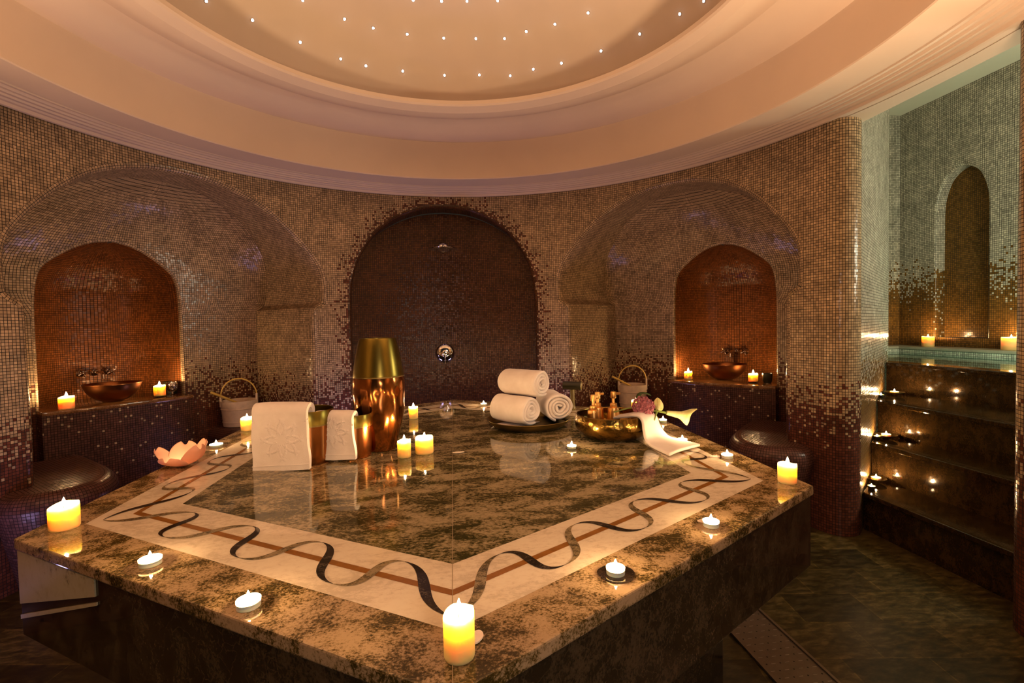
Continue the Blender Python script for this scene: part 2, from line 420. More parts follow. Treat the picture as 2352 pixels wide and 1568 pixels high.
def lip_rows(poly, mapf, depth_rows, mixf):
    """rows from the wall face round the edge and into the opening; mapf(s, z, depth)"""
    nrm = normals2d(poly); rows = []; cum = [0]
    for a, b in zip(poly, poly[1:]): cum.append(cum[-1] + (b - a).length)
    stages = [(LIP * (1 - sin(f)), LIP * (1 - cos(f))) for f in [i * PI / 2 / 6 for i in range(7)]] + [(0, d) for d in depth_rows]
    du = 0; prev = None
    for o_, d in stages:
        if prev is not None: du += math.hypot(o_ - prev[0], d - prev[1])
        prev = (o_, d)
        rows.append([(mapf(p.x + n.x * o_, max(0, p.y + n.y * o_), d, i), (du, c), mixf(p.x, p.y, d)) for i, (p, n, c) in enumerate(zip(poly, nrm, cum))])
    return rows

D_IN = .21
def build_shower():
    s0 = AZS * RW
    S = Surf()
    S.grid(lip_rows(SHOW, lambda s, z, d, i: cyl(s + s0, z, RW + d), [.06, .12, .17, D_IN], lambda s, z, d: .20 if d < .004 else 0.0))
    P, T = panel([Vector(p) for p in SHOW], [], .09)
    S2 = Surf()
    for p in P:
        k = max(0, 1 - (p.x / .87) ** 2)
        S2.vert(cyl(p.x + s0, p.y, RW + D_IN + .05 * k), (p.x, p.y), 0.0)
    S2.f = [tuple(t) for t in T]
    a = structure(S.make('wall_shower', M['mosaic_shower'])); b = S2.make('shower_back', M['mosaic_shower'], a, flip=True); b['kind'] = 'structure'
build_shower()

NICHE_H = [(.455, .55), (.455, 1.45), (.452, 1.66), (.438, 1.80), (.405, 1.89), (.33, 1.965), (.22, 2.045), (.11, 2.095), (0, 2.115)]
def build_alcove(side, az, wc):
    rad = Vector((sin(az), cos(az), 0)); tan = Vector((cos(az), -sin(az), 0))
    def P3(w, d, z): return tan * w + rad * d + Vector((0, 0, z))
    def dcrease(z):
        k = [(0, 3.22), (1.6, 3.20), (1.9, 3.13), (2.1, 2.99), (2.3, 2.90), (2.48, 2.86), (2.56, 2.82)]
        for (a, b), (c, e) in zip(k, k[1:]):
            if z <= c: return b + (e - b) * (z - a) / (c - a)
        return 2.82
    def dcentre(z):
        if z < 1.95: return 3.20
        t = min(1, (z - 1.95) / .61); return 2.82 + .38 * math.sqrt(max(0, 1 - t ** 2.2))
    def mapf(s, z, d, i):
        a = s / RW; w0, d0 = RW * sin(a), RW * cos(a)
        return P3(w0, d0 + d, z)
    # soffit and jambs: front lip then straight back to the crease
    S = Surf(); rows = lip_rows(ARCH, mapf, [], lambda s, z, d: wallmix(z))
    n_end = 9; last = rows[-1]; du0 = last[0][1][0]
    for k in range(1, n_end + 1):
        t = k / n_end; row = []
        for (p, uv, mx), q in zip(last, ARCH):
            w0 = RW * sin(q.x / RW); d0 = RW * cos(q.x / RW) + LIP; dd = dcrease(q.y)
            row.append((P3(w0, d0 + (dd - d0) * t, q.y), (du0 + (3.2 - 2.35) * t, uv[1]), mx))
        rows.append(row)
    S.grid(rows)
    root = structure(S.make('wall_' + side, M['mosaic']))
    # apse back with the niche opening
    half = {}
    prof = [(q.y, RW * sin(q.x / RW)) for q in ARCH[len(ARCH) // 2:]][::-1]
    def wz(z):
        for (a, b), (c, e) in zip(prof, prof[1:]):
            if z <= c: return b + (e - b) * (z - a) / max(1e-6, c - a)
        return 1e-3
    dom = [Vector((RW * sin(q.x / RW), q.y)) for q in ARCH]
    h = [Vector(p) for p in NICHE_H]; r = resample(h[:2], .06) + smooth_poly(h[1:], 4)[1:]
    nich = [Vector((-p.x, p.y)) for p in r] + [p for p in reversed(r[:-1])]
    nl = .018
    hole = [p - n * -nl for p, n in zip(nich, normals2d(nich))]
    hole = shift(hole, wc)
    def back(w, z):
        t = max(-1, min(1, w / max(1e-4, wz(z)))); dc = dcrease(z); return dc + (dcentre(z) - dc) * (1 - t * t)
    Pp, T = panel(dom, [hole], .085)
    S2 = Surf()
    for p in Pp:
        t = max(-1, min(1, p.x / max(1e-3, wz(p.y))))
        S2.vert(P3(p.x, back(p.x, p.y), p.y), (t * .95 + 5 * .0215, p.y), wallmix(p.y - .12))
    S2.f = [tuple(t) for t in T]
    b = S2.make('alcove_back', M['mosaic'], root, flip=True); b['kind'] = 'structure'
    # rounded lip of the niche then the brown apse inside it
    S3 = Surf(); nrm = normals2d(nich); rows = []; cum = [0]
    for a, c in zip(nich, nich[1:]): cum.append(cum[-1] + (c - a).length)
    for k in range(6):
        f = k * PI / 2 / 5; o_ = nl * (1 - sin(f)); d = nl * (1 - cos(f))
        rows.append([(P3(p.x + n.x * o_ + wc, back(p.x + wc, p.y) + d, p.y + n.y * o_), (k * .006, c), 1.0) for p, n, c in zip(nich, nrm, cum)])
    rows.append([(q[0] + rad * .012, (.04, q[1][1]), 1.0) for q in rows[-1]])
    S3.grid(rows); e = S3.make('niche_edge', M['mosaic'], root); e['kind'] = 'structure'
    S4 = Surf(); rows = []
    np_ = [(q.y, q.x) for q in nich[len(nich) // 2:]][::-1]
    arc = 0; pz = None
    zs = [.80, .9, 1.0, 1.1, 1.2, 1.3, 1.4, 1.5, 1.58, 1.64, 1.70, 1.76, 1.81, 1.85, 1.89, 1.92, 1.95, 1.98, 2.01, 2.04, 2.065, 2.085, 2.10, 2.11, 2.114]
    def az_(z):
        for (a, b_), (c, e_) in zip(np_, np_[1:]):
            if z <= c: return b_ + (e_ - b_) * (z - a) / max(1e-6, c - a)
        return 1e-3
    for z in zs:
        a_ = az_(z); q = a_ / .455
        # the hollow keeps its depth up to the shoulder, steps at a fillet and domes over
        dep = .50 * (1 if z < 1.62 else max(.02, math.sqrt(max(0, 1 - ((z - 1.62) / .5) ** 2)))) + (.02 if 1.70 < z < 1.78 else 0)
        if pz is not None: arc += math.hypot(z - pz[0], dep - pz[1])
        pz = (z, dep); row = []
        for k in range(33):
            f = PI * k / 32; cx = cos(f); sy = sin(f)
            ex = abs(cx) ** .8 * (1 if cx > 0 else -1); ey = sy ** .6
            row.append((P3(-a_ * ex + wc, back(wc, z) + nl + .012 + dep * ey, z), (k / 32 * 1.55, z if z < 1.62 else 1.62 + arc - (1.62 - .80) if False else arc + .8), 0.0))
        rows.append(row)
    S4.grid(rows); e2 = S4.make('niche_lining', M['mosaic_brown'], root); e2['kind'] = 'structure'
    return P3
PL = build_alcove('left', AZL, -.215)
PR = build_alcove('right', AZR, .20)

# ------------------------------------------------------------------ wall ends and the stairwell
def strip_wall(name, plan, z0, z1, mixf, mat, nz=30, flip=False, u0=0.0):
    S = Surf(); cum = [u0]
    for a, b in zip(plan, plan[1:]): cum.append(cum[-1] + (Vector(b) - Vector(a)).length)
    S.grid([[(Vector((p[0], p[1], z)), (c, z), mixf(p[0], p[1], z)) for p, c in zip(plan, cum)] for z in [z0 + (z1 - z0) * i / nz for i in range(nz + 1)]])
    return structure(S.make(name, mat, flip=flip))
def pillar_plan():
    th = R(75.2); c = Vector(((RW + .13) * sin(th), (RW + .13) * cos(th))); a0 = math.atan2(-cos(th), -sin(th)); a1 = math.atan2(-.76, .65)
    if a1 < a0: a1 += 2 * PI
    pts = [c + .13 * Vector((cos(a0 + (a1 - a0) * i / 12), sin(a0 + (a1 - a0) * i / 12))) for i in range(13)]
    return pts
pp = pillar_plan()
strip_wall('wall_pillar', pp, 0, 2.70, lambda x, y, z: wallmix(z - .02), M['mosaic'], u0=R(75.2) * RW)
w1 = [pp[-1].lerp(Vector((3.95, 1.715)), i / 14) for i in range(15)]
strip_wall('wall_stair_left', w1, 0, 3.92, lambda x, y, z: sstep(.85, 1.25, z), M['mosaic_pool'], u0=1.0)
pmix = lambda x, y, z: sstep(1.48, 2.10, z)
strip_wall('wall_pool_side', [Vector((3.95, 1.715)), Vector((3.95, 3.12)), Vector((5.5, 3.12))], .3, 3.92, pmix, M['mosaic_pool'], 40)
# far pool wall with a tall arched niche
def pool_back():
    X3 = 5.5
    hw, cy = .272, 2.405
    half = [(hw, 1.17), (hw, 2.55), (.255, 2.72), (.19, 2.90), (.095, 2.99), (0, 3.025)]
    h = [Vector(p) for p in half]; r = resample(h[:2], .06) + smooth_poly(h[1:], 4)[1:]
    nich = [Vector((-p.x, p.y)) for p in r] + [p for p in reversed(r[:-1])]
    dom = [Vector((-1.9, .3)), Vector((3.12, .3)), Vector((3.12, 3.92)), Vector((-1.9, 3.92))]
    hole = [Vector((cy - p.x, p.y)) for p in [q - n * -.02 for q, n in zip(nich, normals2d(nich))]]
    P, T = panel(dom, [hole], .14)
    S = Surf()
    for p in P: S.vert((X3, p.x, p.y), (p.x, p.y), pmix(0, 0, p.y))
    S.f = [tuple(t) for t in T]; root = structure(S.make('wall_pool_back', M['mosaic_pool']))
    S2 = Surf(); nrm = normals2d(nich); cum = [0]; rows = []
    for a, b in zip(nich, nich[1:]): cum.append(cum[-1] + (b - a).length)
    for o_, d in ((.02, 0), (.012, .002), (.004, .008), (0, .02), (0, .07), (0, .12)):
        rows.append([((X3 + d, cy - (p.x + n.x * o_), p.y + n.y * o_), (d + .02 - o_, c), 1.0 if p.y > 1.9 else .15) for p, n, c in zip(nich, nrm, cum)])
    S2.grid(rows); a = S2.make('niche_edge', M['mosaic_pool'], root); a['kind'] = 'structure'
    P, T = panel(nich, [], .1); S3 = Surf()
    for p in P: S3.vert((X3 + .12, cy - p.x, p.y), (p.x, p.y), 0.0)
    S3.f = [tuple(t) for t in T]; b = S3.make('niche_lining', M['mosaic_pool'], root); b['kind'] = 'structure'
pool_back()
# right-hand end of the ring wall
th = R(100.75); c = Vector(((RW + .13) * sin(th), (RW + .13) * cos(th))); a1 = math.atan2(-cos(th), -sin(th)); a0 = math.atan2(.76, .65)
if a1 < a0: a1 += 2 * PI
rp = [Vector((3.9, -1.55))] + [c + .13 * Vector((cos(a0 + (a1 - a0) * i / 12), sin(a0 + (a1 - a0) * i / 12))) for i in range(13)]
rp += [Vector((RW * sin(R(a)), RW * cos(R(a)))) for a in range(104, 151, 2)]
strip_wall('wall_right_pillar', rp, 0, 2.70, lambda x, y, z: wallmix(z - .02), M['mosaic'])
strip_wall('wall_pool_right', [Vector((3.9, -1.55)), Vector((5.5, -1.55))], 0, 3.92, pmix, M['mosaic_pool'], flip=True)

# ------------------------------------------------------------------ floor, ceiling, cornice
bm = bmesh.new(); bmesh.ops.create_circle(bm, cap_ends=True, radius=4.6, segments=96)
fl = structure(obj('floor', bm, M['floor'], smooth=False))
def ceil_ring(prof, name, mat, seg=160):
    return structure(obj(name, lathe(list(reversed(prof)), seg), mat, sharp=38 if name == 'ceiling' else 16))
dome = [(1.78 * cos(t), 3.12 + .92 * sin(t)) for t in [PI / 2 * i / 36 for i in range(37)]]
dome[-1] = (.001, 4.04)
ceil_ring([(1.52, 3.118), (1.70, 3.118)] + dome, 'ceiling', M['plaster_dome'])
cove = [(2.275, 2.693), (2.066, 2.693), (2.062, 2.70), (2.062, 2.76), (2.085, 3.0), (2.082, 3.018), (2.05, 3.022), (2.0, 3.026), (1.93, 3.045), (1.87, 3.075), (1.82, 3.088), (1.77, 3.088), (1.72, 3.070), (1.67, 3.048), (1.62, 3.040), (1.565, 3.046), (1.535, 3.060), (1.505, 3.072), (1.497, 3.085), (1.497, 3.112), (1.52, 3.118)]
ceil_ring(cove, 'ceiling_cove', M['plaster'])
corn = [(2.60, 2.664), (2.485, 2.664), (2.485, 2.650), (2.470, 2.652), (2.462, 2.668), (2.440, 2.668), (2.430, 2.676), (2.405, 2.674), (2.398, 2.684), (2.370, 2.681), (2.362, 2.690), (2.335, 2.687), (2.322, 2.697), (2.300, 2.690), (2.285, 2.688), (2.278, 2.70), (2.275, 2.71), (2.275, 2.693)]
ceil_ring(corn, 'trim_1', M['plaster'])
# soffit beyond the ring and the raised pale ceiling of the stairwell
bm = bmesh.new()
arcp = [(2.55 * sin(R(a)), 2.55 * cos(R(a))) for a in range(68, 113, 2)]
xb = 2.662
poly = [p for p in arcp if p[0] < xb]
top = [(xb, .62), (xb, -.85)]
outer = [(xb, 1.05), (xb, -1.1)]
vs = [bm.verts.new((x, y, 2.662)) for x, y in poly] ; vo = [bm.verts.new((xb, y, 2.662)) for x, y in poly]
for i in range(len(poly) - 1): bm.faces.new((vs[i], vs[i + 1], vo[i + 1], vo[i]))
hi = [bm.verts.new((xb, y, 3.9)) for x, y in poly]
for i in range(len(poly) - 1): bm.faces.new((vo[i], vo[i + 1], hi[i + 1], hi[i]))
bmesh.ops.recalc_face_normals(bm, faces=list(bm.faces))
structure(obj('ceiling_soffit', bm, M['plaster'], smooth=False))
bm = bmesh.new(); box(bm, 2.66, 5.75, -2.3, 3.3, 3.86, 3.92); structure(obj('ceiling_pool', bm, M['plaster_pale'], smooth=False))

# ------------------------------------------------------------------ the marble slab in the middle
HK = 1.0843
HEX = [(0, -1.4 * HK), (1.2124, -.7 * HK), (1.2124, .7 * HK), (0, 1.4 * HK), (-1.2124, .7 * HK), (-1.2124, -.7 * HK)]   # front, then counter-clockwise
def hexs(k): return [(x * k, y * k) for x, y in HEX]
def ring_mesh(k0, k1, z):
    bm = bmesh.new(); a = [bm.verts.new((x, y, z)) for x, y in hexs(k0)]; b = [bm.verts.new((x, y, z)) for x, y in hexs(k1)]
    for i in range(6): bm.faces.new((a[i], a[(i + 1) % 6], b[(i + 1) % 6], b[i]))
    return bm
def disc_mesh(k, z):
    bm = bmesh.new(); bm.faces.new([bm.verts.new((x, y, z)) for x, y in hexs(k)]); return bm
slab = thing('massage_slab', 'large hexagonal marble massage slab with cream inlaid border in the middle of the room', 'massage slab')
obj('top_slab', prism(hexs(1.0), ZT - .030, ZT, bev=.004), M['marble'], slab, smooth=False)
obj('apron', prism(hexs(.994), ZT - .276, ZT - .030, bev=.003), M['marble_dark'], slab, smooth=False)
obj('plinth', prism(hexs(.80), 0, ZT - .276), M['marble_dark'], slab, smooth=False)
obj('centre_field', disc_mesh(.727, ZT + .0006), M['marble_in'], slab, smooth=False)
obj('border_band', ring_mesh(.8946, .727, ZT + .0006), M['cream'], slab, smooth=False)
obj('border_line', ring_mesh(.8172, .802, ZT + .0011), M['honey'], slab, smooth=False)
def ribbon_path(side, p):
    """p in 0..1 along one side of the border, counter-clockwise; returns the point on the ribbon"""
    k = .811 + .056 * cos(2 * PI * 4 * p)
    a = Vector(HEX[side]) * k; b = Vector(HEX[(side + 1) % 6]) * k
    return a.lerp(b, p + .011 * sin(4 * PI * 4 * p))
def ribbons(dark):
    bm = bmesh.new(); n = 22
    for side in range(6):
        for k in range(4):
            p0 = k / 4 + (.125 if dark else 0); p1 = p0 + .125
            le = []; ri = []
            for i in range(n + 1):
                p = p0 + (p1 - p0) * i / n
                q = ribbon_path(side, p); t = (ribbon_path(side, p + 1e-4) - ribbon_path(side, p - 1e-4)).normalized(); nn = Vector((-t.y, t.x))
                w = .0006 + .0118 * sin(PI * i / n) ** 1.25
                le.append(bm.verts.new((q.x + nn.x * w, q.y + nn.y * w, ZT + .0017))); ri.append(bm.verts.new((q.x - nn.x * w, q.y - nn.y * w, ZT + .0017)))
            for i in range(n): bm.faces.new((ri[i], ri[i + 1], le[i + 1], le[i]))
    return bm
obj('border_ribbon', ribbons(True), M['ribbon_dark'], slab, smooth=False)
obj('border_ribbon', ribbons(False), M['ribbon_light'], slab, smooth=False)
bm = bmesh.new(); box(bm, -.0008, .0008, -1.4 * HK + .01, 1.4 * HK - .01, ZT - .001, ZT + .0021); obj('joint_line', bm, M['joint'], slab, smooth=False)
# reflection on the left front face of the apron, built in pale colour
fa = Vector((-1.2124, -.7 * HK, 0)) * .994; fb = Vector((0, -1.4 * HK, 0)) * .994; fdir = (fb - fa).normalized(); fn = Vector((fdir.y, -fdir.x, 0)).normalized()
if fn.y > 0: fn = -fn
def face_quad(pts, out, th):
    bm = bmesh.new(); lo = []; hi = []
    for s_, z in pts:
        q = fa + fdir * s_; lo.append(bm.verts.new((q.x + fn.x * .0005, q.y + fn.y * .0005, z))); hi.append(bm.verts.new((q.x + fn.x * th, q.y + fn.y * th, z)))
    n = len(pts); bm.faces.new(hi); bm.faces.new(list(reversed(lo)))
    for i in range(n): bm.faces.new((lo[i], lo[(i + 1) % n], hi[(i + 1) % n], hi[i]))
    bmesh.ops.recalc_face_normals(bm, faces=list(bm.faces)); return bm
refl = obj('face_reflection', face_quad([(.003, .655), (.40, .763), (.40, .806), (.003, .806)], fn, .004), M['reflection_pale'], slab, smooth=False)
refl['label'] = 'pale painted reflection on the apron face'
obj('reflection_strip', face_quad([(.003, .612), (.405, .742), (.405, .750), (.003, .624)], fn, .004), M['reflection_pale'], refl, smooth=False)

# ------------------------------------------------------------------ built-in counters and benches of the alcoves
def loc3(P3): return lambda p: P3(p.x, p.y, p.z)
def apply(bm, P3):
    for v in bm.verts: v.co = P3(v.co.x, v.co.y, v.co.z)
    bm.normal_update(); bmesh.ops.recalc_face_normals(bm, faces=list(bm.faces)); return bm
def counter(P3, wc, zt, label):
    root = thing('basin_counter', label, 'counter', P3(wc, 3.1, 0))
    inv = Matrix.Translation(-root.location)
    S = Surf(); plan = []
    for i in range(21):
        t = -1 + 2 * i / 20; plan.append((wc + .475 * t, 3.08 - .035 * (1 - t * t)))
    plan = [(wc - .475, 3.23)] + plan + [(wc + .475, 3.23)]
    cum = [0]
    for a, b in zip(plan, plan[1:]): cum.append(cum[-1] + math.hypot(b[0] - a[0], b[1] - a[1]))
    S.grid([[(P3(p[0], p[1], z) - root.location, (c, z),   .012 + .07 * sstep(zt - .22, zt - .06, z) * (1 if z < zt - .045 else .0)) for p, c in zip(plan, cum)] for z in [zt - .026 - (zt - .026) * i / 40 for i in range(41)]])
    S.make('front', M['mosaic_brown_dark'], root)
    poly = [(wc - .476, 3.24)] + [(wc + .476 * t, 3.07 - .037 * (1 - t * t)) for t in [-1 + i / 10 for i in range(21)]] + [(wc + .476, 3.24)] + [(wc + .44 * cos(a), 3.24 + .42 * sin(a)) for a in [PI * (.06 + .88 * i / 16) for i in range(17)]]
    bm = prism(poly, zt - .028, zt, bev=.006); apply(bm, lambda w, d, z: P3(w, d, z) - root.location)
    obj('stone_top', bm, M['ledge'], root)
    return root
M['mosaic_brown_dark'] = mosaic('counter_mosaic', BEIGE, (.095, .034, .020), (.012, .007, .005), rough=.4, spec=.2)
ZLL, ZLR = .872, .838
counter(PL, -.215, ZLL, 'mosaic basin counter with stone top in the left arched alcove')
counter(PR, .20, ZLR, 'mosaic basin counter with stone top in the right arched alcove')
def bench(P3, sgn, label, front=True, zt=.55, inner=.50):
    """rounded mosaic bench along one jamb; sgn = -1 left jamb, +1 right jamb (local w)"""
    root = thing('mosaic_bench', label, 'bench', P3(sgn * .72, 2.9, 0))
    if front: out = [(.905, 3.025), (inner, 3.025), (inner + .01, 2.7), (inner + .03, 2.42), (inner + .085, 2.22), (inner + .19, 2.08), (inner + .34, 2.03), (inner + .50, 2.06), (inner + .60, 2.15), (inner + .625, 2.30), (inner + .60, 2.46)]
    else: out = [(.905, 3.20), (inner, 3.20), (inner + .01, 2.75), (inner + .04, 2.52), (inner + .12, 2.40), (inner + .26, 2.35), (.90, 2.35)]
    path = smooth_poly([Vector(p) for p in out[1:]], 5)
    cen = Vector((.78, 2.6)); rr = .085; S = Surf(); cum = [0]
    for a, b in zip(path, path[1:]): cum.append(cum[-1] + (b - a).length)
    prof = [(1.0, zt, 0), (0.45, zt, .2)]
    rows = []
    nrm = normals2d(path)
    if nrm[0].dot(path[0] - cen) < 0: nrm = [-n for n in nrm]
    stages = []
    for k in range(9):
        f = k / 8 * PI / 2; stages.append((-rr + rr * sin(f), zt - rr + rr * cos(f)))
    stages += [(.0 - .012 * k, zt - rr - (zt - rr) * k / 8) for k in range(1, 9)]
    v = 0; prev = None; rr_rows = []
    for o_, z in stages:
        if prev: v += math.hypot(o_ - prev[0], z - prev[1])
        prev = (o_, z)
        rr_rows.append([(P3(sgn * (p.x + n.x * o_), p.y + n.y * o_, z) - root.location, (c, -v), .0) for p, n, c in zip(path, nrm, cum)])
    S.grid(rr_rows); S.make('front', M['mosaic_bench'], root, flip=(sgn > 0))
    bm = None
    loop = [Vector((p.x - n.x * rr, p.y - n.y * rr)) for p, n in zip(path, nrm)] + [Vector((1.12, path[-1].y)), Vector((1.12, 2.34)), Vector((.915, 2.40)), Vector((.905, 3.025))] if front else [Vector((p.x - n.x * rr, p.y - n.y * rr)) for p, n in zip(path, nrm)] + [Vector((.905, 3.20))]
    S2 = Surf(); ids = [S2.vert(P3(sgn * p.x, p.y, zt) - root.location, (p.x, p.y), 0.0) for p in loop]
    S2.f = [tuple(ids)]; S2.make('seat', M['mosaic_bench'], root, flip=(sgn > 0))
    return root
bench(PL, -1, 'rounded purple-brown mosaic bench beside the left wall, nearest the slab corner', inner=.47)
bench(PL, 1, 'mosaic bench under the wooden pail in the left alcove', front=False, inner=.42)
bench(PR, -1, 'mosaic bench under the wooden pail in the right alcove', front=False, inner=.42)
bench(PR, 1, 'rounded mosaic bench between the right basin counter and the tiled pillar', inner=.47)

# ------------------------------------------------------------------ stairs and pool
WD = Vector((sin(R(49.5)), cos(R(49.5)))); W0 = pp[-1]
def wall_y(x): return W0.y + (x - W0.x) / WD.x * WD.y
def wr_y(x): return rp[1].y - (x - rp[1].x) * .855 + .006
NOSE = [(2.675, .255), (2.985, .51), (3.245, .765), (3.72, 1.02)]
steps = thing('marble_steps', 'brown marble steps rising from the floor to the plunge pool', 'steps', (2.7, 0, 0))
def ax(bm, o):
    for v in bm.verts: v.co -= o.location
    return bm
YR = -1.5
for i, (x, z) in enumerate(NOSE):
    x2 = NOSE[i + 1][0] + .03 if i < 3 else 3.86
    zb = NOSE[i - 1][1] if i else 0
    poly = [(x, max(YR, wr_y(x))), (x, wall_y(x) - .004), (x2, wall_y(x2) - .004), (x2, max(YR, wr_y(x2)))]
    obj('tread', ax(prism(poly, z - .030, z, bev=.006), steps), M['marble_step'], steps, smooth=False)
    xr = x + .022; polyr = [(xr, max(YR, wr_y(xr))), (xr, wall_y(xr) - .006), (xr + .1, wall_y(xr + .1) - .006), (xr + .1, max(YR, wr_y(xr + .1)))]
    obj('riser', ax(prism(polyr, zb, z - .031), steps), M['marble_step'], steps, smooth=False)
    if i < 3:
        bm = bmesh.new()
        for g in range(3): box(bm, x + .03 + g * .016, x + .036 + g * .016, max(YR, wr_y(x)), wall_y(x) - .01, z - .001, z + .0012)
        obj('grip_line', ax(bm, steps), M['marble_dark'], steps, smooth=False)
M['pool_shell'] = plain('pool_shell', (.62, .86, .74), .6, 0, .04, 6)
pool = thing('plunge_pool', 'raised plunge pool of pale turquoise water above the marble steps', 'pool', (4.2, .3, .5))
bm = bmesh.new(); vs = [bm.verts.new(p) for p in ((3.80, YR, 1.0), (5.26, YR, 1.0), (5.26, 2.90, 1.0), (3.96, 2.90, 1.0), (3.96, 1.70, 1.0), (3.80, 1.58, 1.0))]; bm.faces.new(vs)
obj('water', ax(bm, pool), M['water'], pool, smooth=False)
S = Surf()
S.grid([[((5.252, y, z), (y, z), 1.0) for y in (YR, 2.88)] for z in (.8, 1.032)]); S.grid([[((x, 2.88, z), (x, z), 1.0) for x in (3.97, 5.252)] for z in (.8, 1.032)])
bm = bmesh.new()
for q in (((5.253, YR, .35), (5.253, 2.882, .35), (5.253, 2.882, .99), (5.253, YR, .99)), ((3.97, 2.883, .35), (5.253, 2.883, .35), (5.253, 2.883, .99), (3.97, 2.883, .99)), ((3.84, YR, .35), (5.253, YR, .35), (5.253, 2.882, .35), (3.84, 2.882, .35)), ((3.84, YR, .35), (3.84, 1.56, .35), (3.84, 1.56, .99), (3.84, YR, .99))):
    bm.faces.new([bm.verts.new(p) for p in q])
obj('shell', ax(bm, pool), M['pool_shell'], pool, smooth=False)
o = S.make('tile_band', M['mosaic_band'], pool)
for v in o.data.vertices: v.co -= pool.location
bm = bmesh.new(); box(bm, 5.235, 5.50, YR, 3.12, 1.034, 1.064, .006); box(bm, 3.96, 5.26, 2.87, 3.12, 1.034, 1.064, .006)
obj('coping', ax(bm, pool), M['coping'] if 'coping' in M else plain('coping_stone', (.42, .38, .28), .35, 0, .15, 10), pool, smooth=False)

# ------------------------------------------------------------------ floor drain grate
gr = thing('drain_grate', 'perforated metal drain grate in the floor beside the slab', 'drain grate', (1.335, -.5, 0))
bm = bmesh.new(); box(bm, -.118, .118, -.9, .95, .001, .006); obj('plate', bm, M['grate'], gr, smooth=False)
bm = bmesh.new()
for sx in (-1, 1): box(bm, sx * .114 - .006, sx * .114 + .006, -.9, .95, .001, .012)
obj('edge_trim', bm, M['grate'], gr, smooth=False)
bmh = bmesh.new(); bms = bmesh.new()
for j in range(46):
    y = -.88 + j * .04
    for i in range(7):
        x = -.09 + i * .03
        if (i + j) % 2: lathe([(.0035, .0064), (.0005, .0064)], 8, bmh, axis=Matrix.Translation((x, y, 0)))
        else: box(bms, x - .009, x + .009, y - .0014, y + .0014, .0058, .0066)
h_ = obj('drain_hole', bmh, M['hole'], gr, smooth=False); h_['kind'] = 'stuff'
h_ = obj('drain_slot', bms, M['slot'], gr, smooth=False); h_['kind'] = 'stuff'

# ------------------------------------------------------------------ candles
def flame_bm(h=.026, r=.0055):
    return lathe([(.0006, 0), (r * .55, h * .08), (r * .92, h * .2), (r, h * .33), (r * .82, h * .52), (r * .48, h * .74), (r * .2, h * .9), (.0004, h)], 12)
FL = flame_bm(); FLM = bpy.data.meshes.new('flame'); FL.to_mesh(FLM); FL.free(); FLM.materials.append(M['flame']); FLM.polygons.foreach_set('use_smooth', [True] * len(FLM.polygons))
TLM = bpy.data.meshes.new('flame_small'); FL = flame_bm(.019, .0046); FL.to_mesh(TLM); FL.free(); TLM.materials.append(M['flame']); TLM.polygons.foreach_set('use_smooth', [True] * len(TLM.polygons))
def flame(parent, z, me, x=0, y=0, s=1.0):
    o = bpy.data.objects.new('flame', me); COL.objects.link(o); o.parent = parent; o.location = (x, y, z); o.scale = (s, s, s); return o
def pillar_candle(x, y, z, d, h, label, group=None, well=.012, fs=1.0, tilt=0.0):
    t = thing('pillar_candle', label, 'candle', (x, y, z), group=group); r = d / 2; ph = rnd.random() * 6
    wob = lambda p, a: Vector((p.x, p.y, p.z + (.0035 * sin(a + ph) + .002 * sin(3 * a + ph)) * max(0, (p.z - h * .8) / (h * .2)) * (1 if p.length > r * .5 else .4)))
    prof = [(r * .93, 0), (r * .985, .003), (r, .008), (r, h * .45), (r * 1.0, h * .82), (r * .99, h - .004), (r * .95, h), (r * .88, h - .001), (r * .80, h - well * .5), (r * .6, h - well * .9), (r * .3, h - well), (.001, h - well)]
    obj('wax', lathe(prof, 36, cap0=True, wob=wob), M['wax'], t)
    wk = obj('wick', tube([(0, 0, h - well - .001), (.0006, 0, h - well + .006), (.0016, 0, h - well + .011)], .0011, 6), M['wick'], t)
    flame(wk, h - well + .007, FLM, .001, 0, fs); return t
def tealight(x, y, z, d, label, group=None, h=.016, holder=None):
    t = thing('tealight', label, 'tealight', (x, y, z), group=group); r = d / 2
    obj('cup', lathe([(r * .9, 0), (r * .97, .001), (r, h), (r * 1.02, h + .0005), (r * .97, h + .0003), (r * .95, h * .5)], 28, cap0=True), M['wax_tea'], t)
    obj('wax', lathe([(r * .94, h * .80), (r * .5, h * .76), (.001, h * .75)], 28), M['wax_tea'], t)
    wk = obj('wick', tube([(0, 0, h * .7), (.0005, 0, h * .75 + .007)], .001, 6), M['wick'], t)
    flame(wk, h * .75 + .003, TLM); return t
G1 = 'pillar candles on the marble slab'
for a in [(.012, -1.428, .0535, .079, 'ivory pillar candle on the front corner of the slab, largest in view'),
          (-1.125, -.701, .072, .070, 'ivory pillar candle on the left corner of the slab'),
          (1.153, -.709, .060, .068, 'ivory pillar candle on the right corner of the slab'),
          (-1.159, .648, .066, .074, 'ivory pillar candle half hidden behind the large hanging white towel'),
          (-.242, .789, .056, .076, 'slim ivory pillar candle behind the tall copper urn, near the back of the slab'),
          (-.210, -.107, .058, .076, 'slimmer of the two pillar candles side by side at the foot of the urn'),
          (-.126, -.060, .080, .073, 'wider of the two pillar candles side by side at the foot of the urn'),
          (1.121, .599, .060, .092, 'ivory pillar candle standing behind the brass bowl')]:
    pillar_candle(a[0], a[1], ZT, a[2], a[3], a[4], G1)
G2 = 'tealights on the marble slab'
